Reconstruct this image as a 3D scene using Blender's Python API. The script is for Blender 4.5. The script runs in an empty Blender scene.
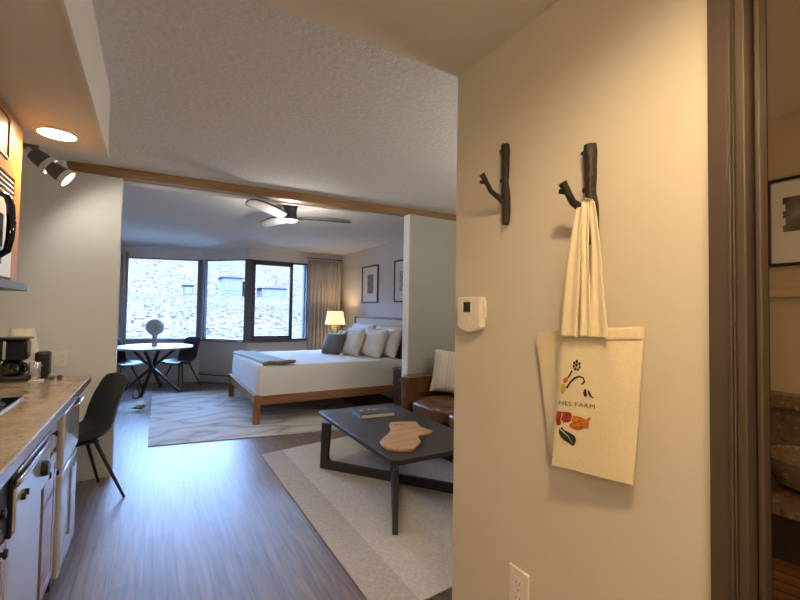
import bpy, bmesh, math, random
from mathutils import Vector, Matrix, noise as mnoise

random.seed(7)
PI = math.pi
SC = bpy.context.scene
COL = SC.collection
MW = {}                                   # object name -> world matrix at build time


# ---------------------------------------------------------------- helpers
def V(*a):
    return Vector(a)


class MB:
    """collects shapes, then links them as ONE mesh object"""
    def __init__(s):
        s.v, s.f = [], []

    def add(s, vs, fs):
        n = len(s.v)
        s.v += [Vector(p) for p in vs]
        s.f += [tuple(n + i for i in f) for f in fs]
        return s

    def box(s, x0, x1, y0, y1, z0, z1, m=None):
        vs = [V(x, y, z) for z in (z0, z1) for y in (y0, y1) for x in (x0, x1)]
        if m is not None:
            vs = [m @ p for p in vs]
        return s.add(vs, [(0, 2, 3, 1), (4, 5, 7, 6), (0, 1, 5, 4), (2, 6, 7, 3), (0, 4, 6, 2), (1, 3, 7, 5)])

    def bar(s, a, b, w, t, up=(0, 0, 1)):
        """rectangular bar from a to b, w wide (sideways), t thick (towards up)"""
        a, b = Vector(a), Vector(b)
        d = (b - a).normalized()
        u = Vector(up)
        x = d.cross(u).normalized()
        u = x.cross(d).normalized()
        vs = []
        for p in (a, b):
            for sx, su in ((-1, -1), (1, -1), (1, 1), (-1, 1)):
                vs.append(p + x * (sx * w / 2) + u * (su * t / 2))
        return s.add(vs, [(0, 1, 2, 3), (7, 6, 5, 4), (0, 4, 5, 1), (1, 5, 6, 2), (2, 6, 7, 3), (3, 7, 4, 0)])

    def tube(s, pts, rad, n=12, caps=True):
        pts = [Vector(p) for p in pts]
        if not isinstance(rad, (list, tuple)):
            rad = [rad] * len(pts)
        d0 = (pts[1] - pts[0]).normalized()
        up = V(0, 0, 1) if abs(d0.z) < .9 else V(1, 0, 0)
        base = len(s.v)
        x = d0.cross(up).normalized()
        for i, p in enumerate(pts):
            if i == 0:
                d = pts[1] - pts[0]
            elif i == len(pts) - 1:
                d = pts[-1] - pts[-2]
            else:
                d = (pts[i + 1] - pts[i]).normalized() + (pts[i] - pts[i - 1]).normalized()
            d.normalize()
            x = (x - d * x.dot(d)).normalized()
            y = d.cross(x)
            for k in range(n):
                a = 2 * PI * k / n
                s.v.append(p + (x * math.cos(a) + y * math.sin(a)) * rad[i])
        for i in range(len(pts) - 1):
            for k in range(n):
                a, b = base + i * n + k, base + i * n + (k + 1) % n
                s.f.append((a, b, b + n, a + n))
        if caps:
            s.f.append(tuple(base + k for k in reversed(range(n))))
            e = base + (len(pts) - 1) * n
            s.f.append(tuple(e + k for k in range(n)))
        return s

    def lathe(s, c, prof, n=32, axis=(0, 0, 1), caps=True):
        """prof: list of (radius, height) along axis from c"""
        c = Vector(c)
        ax = Vector(axis).normalized()
        up = V(1, 0, 0) if abs(ax.x) < .9 else V(0, 1, 0)
        x = ax.cross(up).normalized()
        y = ax.cross(x)
        base = len(s.v)
        for r, h in prof:
            for k in range(n):
                a = 2 * PI * k / n
                s.v.append(c + ax * h + (x * math.cos(a) + y * math.sin(a)) * r)
        for i in range(len(prof) - 1):
            for k in range(n):
                a, b = base + i * n + k, base + i * n + (k + 1) % n
                s.f.append((a, b, b + n, a + n))
        if caps:
            s.f.append(tuple(base + k for k in reversed(range(n))))
            e = base + (len(prof) - 1) * n
            s.f.append(tuple(e + k for k in range(n)))
        return s

    def prism(s, poly, vec):
        """poly: 3-D points in one plane; extruded by vec"""
        poly = [Vector(p) for p in poly]
        vec = Vector(vec)
        n = len(poly)
        vs = poly + [p + vec for p in poly]
        fs = [tuple(range(n)), tuple(reversed(range(n, 2 * n)))]
        fs += [(i, n + i, n + (i + 1) % n, (i + 1) % n) for i in range(n)]
        return s.add(vs, fs)

    def grid(s, fn, nu, nv):
        base = len(s.v)
        for j in range(nv + 1):
            for i in range(nu + 1):
                s.v.append(Vector(fn(i / nu, j / nv)))
        for j in range(nv):
            for i in range(nu):
                a = base + j * (nu + 1) + i
                s.f.append((a, a + 1, a + nu + 2, a + nu + 1))
        return s

    def ball(s, c, r, n=20, m=12, fn=None):
        c = Vector(c)
        rr = Vector(r) if isinstance(r, (tuple, list)) else V(r, r, r)
        base = len(s.v)
        for j in range(1, m):
            t = PI * j / m
            for k in range(n):
                a = 2 * PI * k / n
                s.v.append(c + V(rr.x * math.sin(t) * math.cos(a), rr.y * math.sin(t) * math.sin(a), rr.z * math.cos(t)))
        top = len(s.v); s.v.append(c + V(0, 0, rr.z))
        bot = len(s.v); s.v.append(c - V(0, 0, rr.z))
        for j in range(m - 2):
            for k in range(n):
                a, b = base + j * n + k, base + j * n + (k + 1) % n
                s.f.append((a, a + n, b + n, b))
        for k in range(n):
            s.f.append((top, base + k, base + (k + 1) % n))
            e = base + (m - 2) * n
            s.f.append((bot, e + (k + 1) % n, e + k))
        return s

    def build(s, name, mat, parent=None, local=False, bevel=0, seg=2, angle=40, solid=0, sub=0, loc=None):
        inv = None
        if parent is not None and not local:
            inv = MW[parent.name].inverted()
        org = V(0, 0, 0)
        if parent is None:
            if loc is None:
                lo = Vector([min(p[i] for p in s.v) for i in range(3)])
                hi = Vector([max(p[i] for p in s.v) for i in range(3)])
                org = V((lo.x + hi.x) / 2, (lo.y + hi.y) / 2, lo.z)
            else:
                org = Vector(loc)
        vs = [(inv @ p) if inv is not None else p - org for p in s.v]
        me = bpy.data.meshes.new(name)
        me.from_pydata([tuple(p) for p in vs], [], s.f)
        bm = bmesh.new(); bm.from_mesh(me)
        bmesh.ops.remove_doubles(bm, verts=bm.verts, dist=1e-6)
        bmesh.ops.recalc_face_normals(bm, faces=bm.faces)
        bm.to_mesh(me); bm.free()
        for p in me.polygons:
            p.use_smooth = True
        me.set_sharp_from_angle(angle=math.radians(angle))
        me.materials.append(mat)
        o = bpy.data.objects.new(name, me)
        COL.objects.link(o)
        o.location = org
        if parent is not None:
            o.parent = parent
            MW[o.name] = MW[parent.name].copy()
        else:
            MW[o.name] = Matrix.Translation(org)
        if solid:
            m = o.modifiers.new('solid', 'SOLIDIFY'); m.thickness = solid; m.offset = 0
        if bevel:
            m = o.modifiers.new('bevel', 'BEVEL'); m.width = bevel; m.segments = seg
            m.limit_method = 'ANGLE'; m.angle_limit = math.radians(35); m.harden_normals = False
        if sub:
            m = o.modifiers.new('sub', 'SUBSURF'); m.levels = sub; m.render_levels = sub
        return o


def tag(o, label, cat, group=None, kind=None):
    o['label'] = label
    o['category'] = cat
    if group:
        o['group'] = group
    if kind:
        o['kind'] = kind
    return o


def thing(name, label, cat, loc=(0, 0, 0), rotz=0, group=None):
    o = bpy.data.objects.new(name, None)
    COL.objects.link(o)
    o.empty_display_size = .05
    o.location = loc
    o.rotation_euler = (0, 0, rotz)
    MW[o.name] = Matrix.Translation(loc) @ Matrix.Rotation(rotz, 4, 'Z')
    return tag(o, label, cat, group)


def structure(o, label=None):
    o['kind'] = 'structure'
    if label:
        o['label'] = label
    return o


def struct_root(name, loc=(0, 0, 0)):
    o = bpy.data.objects.new(name, None)
    COL.objects.link(o)
    o.location = loc
    o['kind'] = 'structure'
    MW[o.name] = Matrix.Translation(loc)
    return o


def dup(root, loc, rotz, label, group=None):
    r = root.copy(); COL.objects.link(r)
    r.location = loc; r.rotation_euler = (0, 0, rotz)
    r['label'] = label
    if group:
        r['group'] = group
    for ch in list(root.children):
        c = ch.copy(); COL.objects.link(c); c.parent = r
        for g in list(ch.children):
            d = g.copy(); COL.objects.link(d); d.parent = c
    return r


# ---------------------------------------------------------------- materials
def nodes(name):
    m = bpy.data.materials.new(name)
    m.use_nodes = True
    nt = m.node_tree
    b = nt.nodes['Principled BSDF']
    return m, nt, b


def N(nt, typ, **kw):
    n = nt.nodes.new(typ)
    for k, v in kw.items():
        setattr(n, k, v)
    return n


def sock(n, name, val):
    n.inputs[name].default_value = val


def coords(nt, scale=(1, 1, 1), rot=(0, 0, 0), kind='Object'):
    tc = N(nt, 'ShaderNodeTexCoord')
    mp = N(nt, 'ShaderNodeMapping')
    mp.inputs['Scale'].default_value = scale
    mp.inputs['Rotation'].default_value = rot
    nt.links.new(tc.outputs[kind], mp.inputs['Vector'])
    return mp.outputs['Vector']


def ramp(nt, stops, interp='LINEAR'):
    r = N(nt, 'ShaderNodeValToRGB')
    cr = r.color_ramp
    cr.interpolation = interp
    while len(cr.elements) < len(stops):
        cr.elements.new(.5)
    for e, (p, c) in zip(cr.elements, stops):
        e.position = p
        e.color = (*c, 1)
    return r


def mat(name, col, rough=.5, metal=0, var=.06, scale=20, stretch=(1, 1, 1), bump=0, bscale=None, spec=.5, coat=0, sheen=0, trans=0, emit=None, estr=0):
    m, nt, b = nodes(name)
    vec = coords(nt, stretch)
    nz = N(nt, 'ShaderNodeTexNoise'); sock(nz, 'Scale', scale); sock(nz, 'Detail', 4)
    nt.links.new(vec, nz.inputs['Vector'])
    lo = tuple(max(0, c * (1 - var)) for c in col)
    hi = tuple(min(1, c * (1 + var)) for c in col)
    r = ramp(nt, [(.3, lo), (.7, hi)])
    nt.links.new(nz.outputs['Fac'], r.inputs['Fac'])
    nt.links.new(r.outputs['Color'], b.inputs['Base Color'])
    sock(b, 'Roughness', rough); sock(b, 'Metallic', metal)
    sock(b, 'Specular IOR Level', spec); sock(b, 'Coat Weight', coat)
    sock(b, 'Sheen Weight', sheen); sock(b, 'Transmission Weight', trans)
    if emit:
        sock(b, 'Emission Color', (*emit, 1)); sock(b, 'Emission Strength', estr)
    if bump:
        n2 = N(nt, 'ShaderNodeTexNoise'); sock(n2, 'Scale', bscale or scale * 3); sock(n2, 'Detail', 3)
        nt.links.new(vec, n2.inputs['Vector'])
        bp = N(nt, 'ShaderNodeBump'); sock(bp, 'Strength', bump); sock(bp, 'Distance', .01)
        nt.links.new(n2.outputs['Fac'], bp.inputs['Height'])
        nt.links.new(bp.outputs['Normal'], b.inputs['Normal'])
    return m


def mat_floor():
    m, nt, b = nodes('floor_planks')
    vec = coords(nt, (1, 1, 1), (0, 0, PI / 2))
    br = N(nt, 'ShaderNodeTexBrick')
    br.offset = .37
    sock(br, 'Color1', (.165, .128, .108, 1)); sock(br, 'Color2', (.215, .168, .142, 1)); sock(br, 'Mortar', (.10, .075, .06, 1))
    sock(br, 'Scale', 1); sock(br, 'Mortar Size', .0015); sock(br, 'Brick Width', 1.25); sock(br, 'Row Height', .15)
    nt.links.new(vec, br.inputs['Vector'])
    v2 = coords(nt, (14, .9, 1))
    nz = N(nt, 'ShaderNodeTexNoise'); sock(nz, 'Scale', 3); sock(nz, 'Detail', 6); sock(nz, 'Distortion', .6)
    nt.links.new(v2, nz.inputs['Vector'])
    r = ramp(nt, [(.3, (.62, .62, .62)), (.7, (1.2, 1.2, 1.2))])
    nt.links.new(nz.outputs['Fac'], r.inputs['Fac'])
    mx = N(nt, 'ShaderNodeMix', data_type='RGBA', blend_type='MULTIPLY')
    sock(mx, 'Factor', 1)
    nt.links.new(br.outputs['Color'], mx.inputs['A']); nt.links.new(r.outputs['Color'], mx.inputs['B'])
    nt.links.new(mx.outputs['Result'], b.inputs['Base Color'])
    sock(b, 'Roughness', .42); sock(b, 'Specular IOR Level', .5)
    bp = N(nt, 'ShaderNodeBump'); sock(bp, 'Strength', .08); sock(bp, 'Distance', .004)
    nt.links.new(nz.outputs['Fac'], bp.inputs['Height']); nt.links.new(bp.outputs['Normal'], b.inputs['Normal'])
    return m


def mat_granite(name, base, dark, light, rough=.12, scale=1):
    m, nt, b = nodes(name)
    vec = coords(nt)
    n1 = N(nt, 'ShaderNodeTexNoise'); sock(n1, 'Scale', 55 * scale); sock(n1, 'Detail', 6); sock(n1, 'Roughness', .7)
    n2 = N(nt, 'ShaderNodeTexNoise'); sock(n2, 'Scale', 9 * scale); sock(n2, 'Detail', 4)
    nt.links.new(vec, n1.inputs['Vector']); nt.links.new(vec, n2.inputs['Vector'])
    r = ramp(nt, [(.33, dark), (.45, base), (.58, base), (.68, light)])
    nt.links.new(n1.outputs['Fac'], r.inputs['Fac'])
    r2 = ramp(nt, [(.3, (.75, .72, .68)), (.7, (1.1, 1.08, 1.05))])
    nt.links.new(n2.outputs['Fac'], r2.inputs['Fac'])
    mx = N(nt, 'ShaderNodeMix', data_type='RGBA', blend_type='MULTIPLY'); sock(mx, 'Factor', 1)
    nt.links.new(r.outputs['Color'], mx.inputs['A']); nt.links.new(r2.outputs['Color'], mx.inputs['B'])
    nt.links.new(mx.outputs['Result'], b.inputs['Base Color'])
    sock(b, 'Roughness', rough)
    return m


def mat_wood(name, c1, c2, rough=.4, axis='X', scale=3, coat=0):
    m, nt, b = nodes(name)
    st = {'X': (1, 14, 14), 'Y': (14, 1, 14), 'Z': (14, 14, 1)}[axis]
    vec = coords(nt, st)
    nz = N(nt, 'ShaderNodeTexNoise'); sock(nz, 'Scale', scale); sock(nz, 'Detail', 6); sock(nz, 'Distortion', .8)
    nt.links.new(vec, nz.inputs['Vector'])
    r = ramp(nt, [(.3, c1), (.7, c2)])
    nt.links.new(nz.outputs['Fac'], r.inputs['Fac'])
    nt.links.new(r.outputs['Color'], b.inputs['Base Color'])
    sock(b, 'Roughness', rough); sock(b, 'Coat Weight', coat)
    bp = N(nt, 'ShaderNodeBump'); sock(bp, 'Strength', .06); sock(bp, 'Distance', .003)
    nt.links.new(nz.outputs['Fac'], bp.inputs['Height']); nt.links.new(bp.outputs['Normal'], b.inputs['Normal'])
    return m


def mat_glass(name, tint=(1, 1, 1), refl=.06):
    m = bpy.data.materials.new(name); m.use_nodes = True
    nt = m.node_tree; nt.nodes.clear()
    out = N(nt, 'ShaderNodeOutputMaterial'); mx = N(nt, 'ShaderNodeMixShader')
    tr = N(nt, 'ShaderNodeBsdfTransparent'); gl = N(nt, 'ShaderNodeBsdfGlossy')
    sock(tr, 'Color', (*tint, 1)); sock(gl, 'Roughness', .02)
    fr = N(nt, 'ShaderNodeFresnel'); sock(fr, 'IOR', 1.35)
    nt.links.new(fr.outputs[0], mx.inputs[0])
    nt.links.new(tr.outputs[0], mx.inputs[1]); nt.links.new(gl.outputs[0], mx.inputs[2])
    nt.links.new(mx.outputs[0], out.inputs[0])
    return m


def mat_emit(name, col, s):
    m = bpy.data.materials.new(name); m.use_nodes = True
    nt = m.node_tree; nt.nodes.clear()
    out = N(nt, 'ShaderNodeOutputMaterial'); e = N(nt, 'ShaderNodeEmission')
    sock(e, 'Color', (*col, 1)); sock(e, 'Strength', s)
    nt.links.new(e.outputs[0], out.inputs[0])
    return m


def mat_ceiling(name, col):
    m, nt, b = nodes(name)
    vec = coords(nt)
    n1 = N(nt, 'ShaderNodeTexNoise'); sock(n1, 'Scale', 34); sock(n1, 'Detail', 5); sock(n1, 'Roughness', .65)
    nt.links.new(vec, n1.inputs['Vector'])
    r = ramp(nt, [(.3, tuple(c * .9 for c in col)), (.7, tuple(min(1, c * 1.06) for c in col))])
    nt.links.new(n1.outputs['Fac'], r.inputs['Fac']); nt.links.new(r.outputs['Color'], b.inputs['Base Color'])
    bp = N(nt, 'ShaderNodeBump'); sock(bp, 'Strength', .55); sock(bp, 'Distance', .012)
    nt.links.new(n1.outputs['Fac'], bp.inputs['Height']); nt.links.new(bp.outputs['Normal'], b.inputs['Normal'])
    sock(b, 'Roughness', .85); sock(b, 'Specular IOR Level', .2)
    return m


def mat_rug_marbled():
    m, nt, b = nodes('marbled_rug_pile')
    vec = coords(nt, (.55, 1.3, 1), (0, 0, .15))
    nz = N(nt, 'ShaderNodeTexNoise'); sock(nz, 'Scale', .9); sock(nz, 'Detail', 2)
    nt.links.new(vec, nz.inputs['Vector'])
    mul = N(nt, 'ShaderNodeMath', operation='MULTIPLY'); mul.inputs[1].default_value = 9
    nt.links.new(nz.outputs['Fac'], mul.inputs[0])
    fr = N(nt, 'ShaderNodeMath', operation='FRACT'); nt.links.new(mul.outputs[0], fr.inputs[0])
    r = ramp(nt, [(0, (.33, .32, .305)), (.12, (.54, .525, .50)), (.5, (.66, .645, .62)), (.88, (.54, .525, .50)), (1, (.43, .42, .40))])
    nt.links.new(fr.outputs[0], r.inputs['Fac'])
    nt.links.new(r.outputs['Color'], b.inputs['Base Color'])
    sock(b, 'Roughness', .95); sock(b, 'Specular IOR Level', .1)
    return m


def mat_rug_banded():
    m, nt, b = nodes('banded_rug_pile')
    tc = N(nt, 'ShaderNodeTexCoord'); sp = N(nt, 'ShaderNodeSeparateXYZ')
    nt.links.new(tc.outputs['Object'], sp.inputs[0])
    ma = N(nt, 'ShaderNodeMapRange'); sock(ma, 'From Min', -.75); sock(ma, 'From Max', .75)
    nt.links.new(sp.outputs['X'], ma.inputs['Value'])
    r = ramp(nt, [(0, (.47, .445, .40)), (.15, (.585, .56, .52)), (.42, (.62, .60, .555)), (.60, (.585, .56, .52)), (.8, (.62, .60, .555))], 'CONSTANT')
    nt.links.new(ma.outputs[0], r.inputs['Fac'])
    nz = N(nt, 'ShaderNodeTexNoise'); sock(nz, 'Scale', 60); sock(nz, 'Detail', 3)
    nt.links.new(tc.outputs['Object'], nz.inputs['Vector'])
    r2 = ramp(nt, [(.3, (.86, .86, .86)), (.7, (1.1, 1.1, 1.1))]); nt.links.new(nz.outputs['Fac'], r2.inputs['Fac'])
    mx = N(nt, 'ShaderNodeMix', data_type='RGBA', blend_type='MULTIPLY'); sock(mx, 'Factor', 1)
    nt.links.new(r.outputs['Color'], mx.inputs['A']); nt.links.new(r2.outputs['Color'], mx.inputs['B'])
    nt.links.new(mx.outputs['Result'], b.inputs['Base Color'])
    sock(b, 'Roughness', .95); sock(b, 'Specular IOR Level', .1)
    return m


def mat_stripes(name, stops, axis='X', freq=5.0, rough=.9):
    """regular woven stripes along one object axis"""
    m, nt, b = nodes(name)
    tc = N(nt, 'ShaderNodeTexCoord'); sp = N(nt, 'ShaderNodeSeparateXYZ')
    nt.links.new(tc.outputs['Object'], sp.inputs[0])
    mu = N(nt, 'ShaderNodeMath', operation='MULTIPLY'); mu.inputs[1].default_value = freq
    nt.links.new(sp.outputs[axis], mu.inputs[0])
    fr = N(nt, 'ShaderNodeMath', operation='FRACT'); nt.links.new(mu.outputs[0], fr.inputs[0])
    r = ramp(nt, stops, 'CONSTANT'); nt.links.new(fr.outputs[0], r.inputs['Fac'])
    nt.links.new(r.outputs['Color'], b.inputs['Base Color'])
    sock(b, 'Roughness', rough); sock(b, 'Specular IOR Level', .2)
    return m


def mat_hill():
    m, nt, b = nodes('dry_hillside')
    vec = coords(nt, (1.7, .6, .6))
    n1 = N(nt, 'ShaderNodeTexNoise'); sock(n1, 'Scale', 1.5); sock(n1, 'Detail', 6); sock(n1, 'Roughness', .7)
    n2 = N(nt, 'ShaderNodeTexNoise'); sock(n2, 'Scale', .05); sock(n2, 'Detail', 4)
    nt.links.new(vec, n1.inputs['Vector']); nt.links.new(vec, n2.inputs['Vector'])
    r1 = ramp(nt, [(.36, (.005, .0045, .004)), (.45, (.019, .0175, .0155)), (.53, (.044, .042, .038))])
    nt.links.new(n1.outputs['Fac'], r1.inputs['Fac'])
    r2 = ramp(nt, [(.35, (.85, .78, .74)), (.5, (1, 1, 1)), (.65, (.9, .9, .84))]); nt.links.new(n2.outputs['Fac'], r2.inputs['Fac'])
    mx = N(nt, 'ShaderNodeMix', data_type='RGBA', blend_type='MULTIPLY'); sock(mx, 'Factor', 1)
    nt.links.new(r1.outputs['Color'], mx.inputs['A']); nt.links.new(r2.outputs['Color'], mx.inputs['B'])
    nt.links.new(mx.outputs['Result'], b.inputs['Base Color'])
    sock(b, 'Roughness', 1); sock(b, 'Specular IOR Level', 0)
    return m


M = {}
M['floor'] = mat_floor()
M['wall'] = mat('wall_paint', (.66, .61, .52), .7, var=.02, scale=3, bump=.035, bscale=90, spec=.25)
M['wall_warm'] = M['wall']
M['wall_kitchen'] = mat('kitchen_wall_paint', (.69, .675, .63), .7, var=.02, scale=3, bump=.035, bscale=90, spec=.25)
M['wall_bed'] = mat('bedroom_wall_paint', (.62, .58, .54), .7, var=.02, scale=3, bump=.035, bscale=90, spec=.25)
M['wall_sage'] = mat('partition_wall_paint', (.40, .41, .36), .7, var=.02, scale=3, bump=.035, bscale=90, spec=.25)
M['soffit'] = mat('soffit_paint', (.80, .76, .70), .7, var=.02, scale=3, bump=.05, bscale=80, spec=.2)
M['ceil'] = mat_ceiling('textured_ceiling_paint', (.78, .765, .74))
M['beam'] = mat_wood('beam_wood', (.20, .105, .04), (.34, .19, .075), .5, 'X', 2)
M['white_trim'] = mat('white_trim_paint', (.78, .78, .78), .5, var=.02)
M['casing'] = mat('brown_door_casing_paint', (.075, .052, .036), .55, var=.06, scale=8)
M['window_frame'] = mat('dark_window_frame', (.055, .047, .042), .45, var=.08)
M['window_post'] = mat('taupe_window_post', (.10, .086, .08), .6, var=.05)
M['glass'] = mat_glass('window_glass')
M['granite'] = mat_granite('brown_granite', (.35, .27, .19), (.17, .12, .08), (.50, .42, .32), .15)
M['granite_dark'] = mat_granite('dark_granite', (.20, .14, .09), (.06, .04, .03), (.45, .36, .26), .2)
M['edge'] = mat('counter_edge_glare', (.72, .72, .74), .25, metal=.8, var=.03)
M['oak'] = mat_wood('golden_oak', (.31, .130, .022), (.41, .190, .040), .4, 'Z', 2, .2)
M['oak_base'] = mat_wood('base_cabinet_oak', (.34, .19, .11), (.46, .28, .17), .22, 'Z', 2, .5)
M['appliance'] = mat('white_appliance_enamel', (.62, .63, .66), .12, var=.02, coat=.6)
M['steel'] = mat('brushed_steel', (.62, .63, .66), .22, metal=.9, var=.05, scale=8, stretch=(1, 1, 30))
M['black'] = mat('black_plastic', (.010, .010, .011), .35, var=.1)
M['gloss_black'] = mat('black_glass', (.006, .006, .007), .06, var=.05)
M['black_metal'] = mat('black_metal', (.014, .014, .015), .4, metal=.0, var=.1)
M['table_black'] = mat_wood('black_stained_oak', (.022, .020, .020), (.040, .037, .036), .38, 'Y', 3)
M['grey_steel'] = mat('grey_hood_metal', (.16, .15, .14), .4, metal=.3)
M['shell'] = mat('black_chair_shell', (.017, .019, .022), .42, var=.05)
M['white_top'] = mat('white_table_top', (.34, .34, .35), .4, var=.02)
M['leather'] = mat('brown_leather', (.125, .048, .018), .26, var=.22, scale=9, bump=.12, bscale=160, coat=.15)
M['walnut'] = mat_wood('bed_frame_wood', (.22, .095, .032), (.34, .165, .065), .4, 'X', 2)
M['walnut_z'] = mat_wood('bed_post_wood', (.20, .085, .028), (.32, .15, .058), .4, 'Z', 2)
M['dark_wood'] = mat_wood('dark_walnut', (.030, .018, .012), (.055, .034, .024), .4, 'Y', 3)
M['cream'] = mat('cream_upholstery', (.62, .55, .47), .9, var=.04, scale=50)
M['duvet'] = mat('white_duvet', (.78, .77, .75), .9, var=.02, scale=4, bump=.25, bscale=7, sheen=.1)
M['linen'] = mat('white_pillow_linen', (.80, .79, .77), .9, var=.02, scale=10, bump=.1, bscale=30)
M['cream_linen'] = mat('cream_pillow_linen', (.70, .65, .55), .9, var=.05, scale=60)
M['mauve'] = mat('mauve_pillow_velvet', (.15, .12, .12), .8, var=.1, sheen=.4)
M['yellow_stripe'] = mat_stripes('yellow_green_pillow_stripes', [(0, (.62, .55, .33)), (.35, (.24, .26, .12)), (.75, (.70, .62, .40))], 'X', 6)
M['sofa_pillow'] = mat_stripes('cream_pillow_stripes', [(0, (.66, .62, .55)), (.55, (.50, .46, .40)), (.62, (.66, .62, .55)), (.8, (.53, .50, .44)), (.86, (.66, .62, .55))], 'X', 8)
M['throw'] = mat('mint_throw_weave', (.42, .50, .43), .95, var=.12, scale=90)
M['fringe'] = mat('brown_throw_fringe', (.20, .14, .075), .95, var=.25, scale=60)
M['curtain'] = mat('taupe_curtain_linen', (.42, .385, .35), .95, var=.05, scale=30, stretch=(1, 1, .2))
M['rug_marble'] = mat_rug_marbled()
M['rug_band'] = mat_rug_banded()
M['shade'] = mat('lamp_shade_linen', (.85, .78, .62), .9, var=.03, emit=(1, .74, .36), estr=.85)
M['shade_off'] = mat('unlit_shade_linen', (.74, .68, .56), .9, var=.03, scale=60, stretch=(1, 1, .1))
M['green_glass'] = mat('green_lamp_glass', (.16, .25, .07), .15, var=.1)
M['brass'] = mat('pale_brass', (.55, .45, .28), .3, metal=.9)
M['white_plastic'] = mat('white_plastic', (.80, .76, .68), .35, var=.01)
M['spot_white'] = mat('white_enamel', (.72, .69, .65), .3, var=.02)
M['spot_brown'] = mat('bronze_enamel', (.115, .085, .07), .4, var=.05)
M['iron'] = mat('cast_iron_bark', (.020, .013, .010), .5, var=.3, scale=60, bump=.6, bscale=90)
M['canvas'] = mat('cotton_canvas', (.80, .70, .49), .95, var=.035, scale=160, bump=.15, bscale=500)
M['fan_dark'] = mat('fan_black_metal', (.012, .012, .012), .35, var=.1)
M['fan_blade'] = mat_wood('fan_blade_walnut', (.030, .020, .016), (.048, .034, .028), .28, 'X', 3, .6)
M['blade_glare'] = mat('white_blade_glare', (.80, .80, .80), .4, var=.02)
M['board'] = mat_wood('cutting_board_wood', (.40, .215, .085), (.60, .38, .19), .5, 'X', 2.5)
M['pale_wood'] = mat_wood('pale_rail_wood', (.42, .32, .20), (.52, .41, .27), .5, 'Y', 2)
M['paper'] = mat('paper_pages', (.72, .70, .64), .9, var=.05, stretch=(1, 1, 60))
M['book'] = mat('dark_book_cover', (.030, .034, .036), .3, var=.2)
M['ink'] = mat('white_ink', (.75, .75, .75), .6, var=.02)
M['mat_white'] = mat('picture_mat_board', (.72, .71, .69), .8, var=.01)
M['art_grey'] = mat('grey_print', (.16, .15, .145), .7, var=.6, scale=14)
M['art_light'] = mat('pale_print', (.45, .44, .43), .7, var=.5, scale=22)
M['heater'] = mat('heater_enamel', (.44, .42, .40), .45, var=.03)
M['bath_wall'] = mat('bathroom_wall_paint', (.50, .41, .29), .7, var=.03, scale=3, spec=.2)
M['basket'] = mat_stripes('woven_rattan', [(0, (.20, .09, .035)), (.5, (.08, .035, .015)), (.62, (.17, .075, .03))], 'Z', 34)
M['woven'] = mat('woven_grey_ball', (.34, .32, .29), .9, var=.4, scale=40, bump=.8, bscale=50)
M['hill'] = mat_hill()
M['terrace'] = mat('gravel_terrace', (.10,.098,.095), 1, var=.15, scale=3)
M['rail_grey'] = mat('grey_railing_paint', (0.0210, 0.0252, 0.0266), .6)
M['house_wall'] = mat('pale_house_cladding', (0.0252, 0.0252, 0.0258), .9, var=.1, scale=2)
M['house_dark'] = mat('dark_house_cladding', (0.0080, 0.0076, 0.0080), .9, var=.1, scale=2)
M['house_blue'] = mat('blue_house_cladding', (0.0090, 0.0153, 0.0261), .8, var=.08, scale=2)
M['roof'] = mat('grey_roof', (0.0168, 0.0156, 0.0156), .9, var=.15)
M['bark'] = mat('bare_tree_bark', (0.0132, 0.0102, 0.0084), .95, var=.2, scale=10)
M['glint_blue'] = mat('sky_glint_blue', (0.0120, 0.0210, 0.0350), .6, var=.05)
M['leaf'] = mat('green_leaf', (.34, .48, .09), .5, var=.25, scale=30)
M['clear'] = mat_glass('clear_glass_jar', (.93, .96, .97))
M['print_green'] = mat('dark_green_print', (.022, .035, .016), .8, var=.4, scale=150)
M['print_black'] = mat('black_print', (.014, .014, .014), .8, var=.2, scale=150)
M['print_red'] = mat('radish_red_print', (.36, .035, .035), .8, var=.4, scale=120)
M['print_orange'] = mat('orange_print', (.62, .19, .03), .8, var=.3, scale=120)
M['print_yellow'] = mat('yellow_print', (.58, .46, .06), .8, var=.15, scale=120)
M['print_grey'] = mat('grey_lettering_print', (.14, .11, .085), .8, var=.05)
M['lcd'] = mat('thermostat_display', (.012, .012, .010), .2)
WARM = (1, .69, .38)
M['bulb'] = mat_emit('warm_bulb', (1, .80, .50), 14)
M['bulb_spot'] = mat_emit('warm_spot_bulb', (1, .84, .60), 9)
M['globe'] = mat_emit('added_pendant_glow', (1, .74, .46), 50)
M['fan_light'] = mat_emit('fan_light_lens', (1, .95, .88), 4)

# ---------------------------------------------------------------- camera
F, YAW, PITCH, ROLL, H = 416.828, .53528036, .03032646, .01567523, 1.38
f = V(math.sin(YAW) * math.cos(PITCH), math.cos(YAW) * math.cos(PITCH), math.sin(PITCH))
r = V(math.cos(YAW), -math.sin(YAW), 0)
u = r.cross(f)
r2 = r * math.cos(ROLL) + u * math.sin(ROLL)
u2 = -r * math.sin(ROLL) + u * math.cos(ROLL)
cd = bpy.data.cameras.new('camera'); cam = bpy.data.objects.new('camera', cd); COL.objects.link(cam)
cam.matrix_world = Matrix(((r2.x, u2.x, -f.x, 0), (r2.y, u2.y, -f.y, 0), (r2.z, u2.z, -f.z, H), (0, 0, 0, 1)))
cd.sensor_width = 36; cd.lens = F / 800 * 36; cd.clip_start = .02; cd.clip_end = 2000
SC.camera = cam

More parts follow.
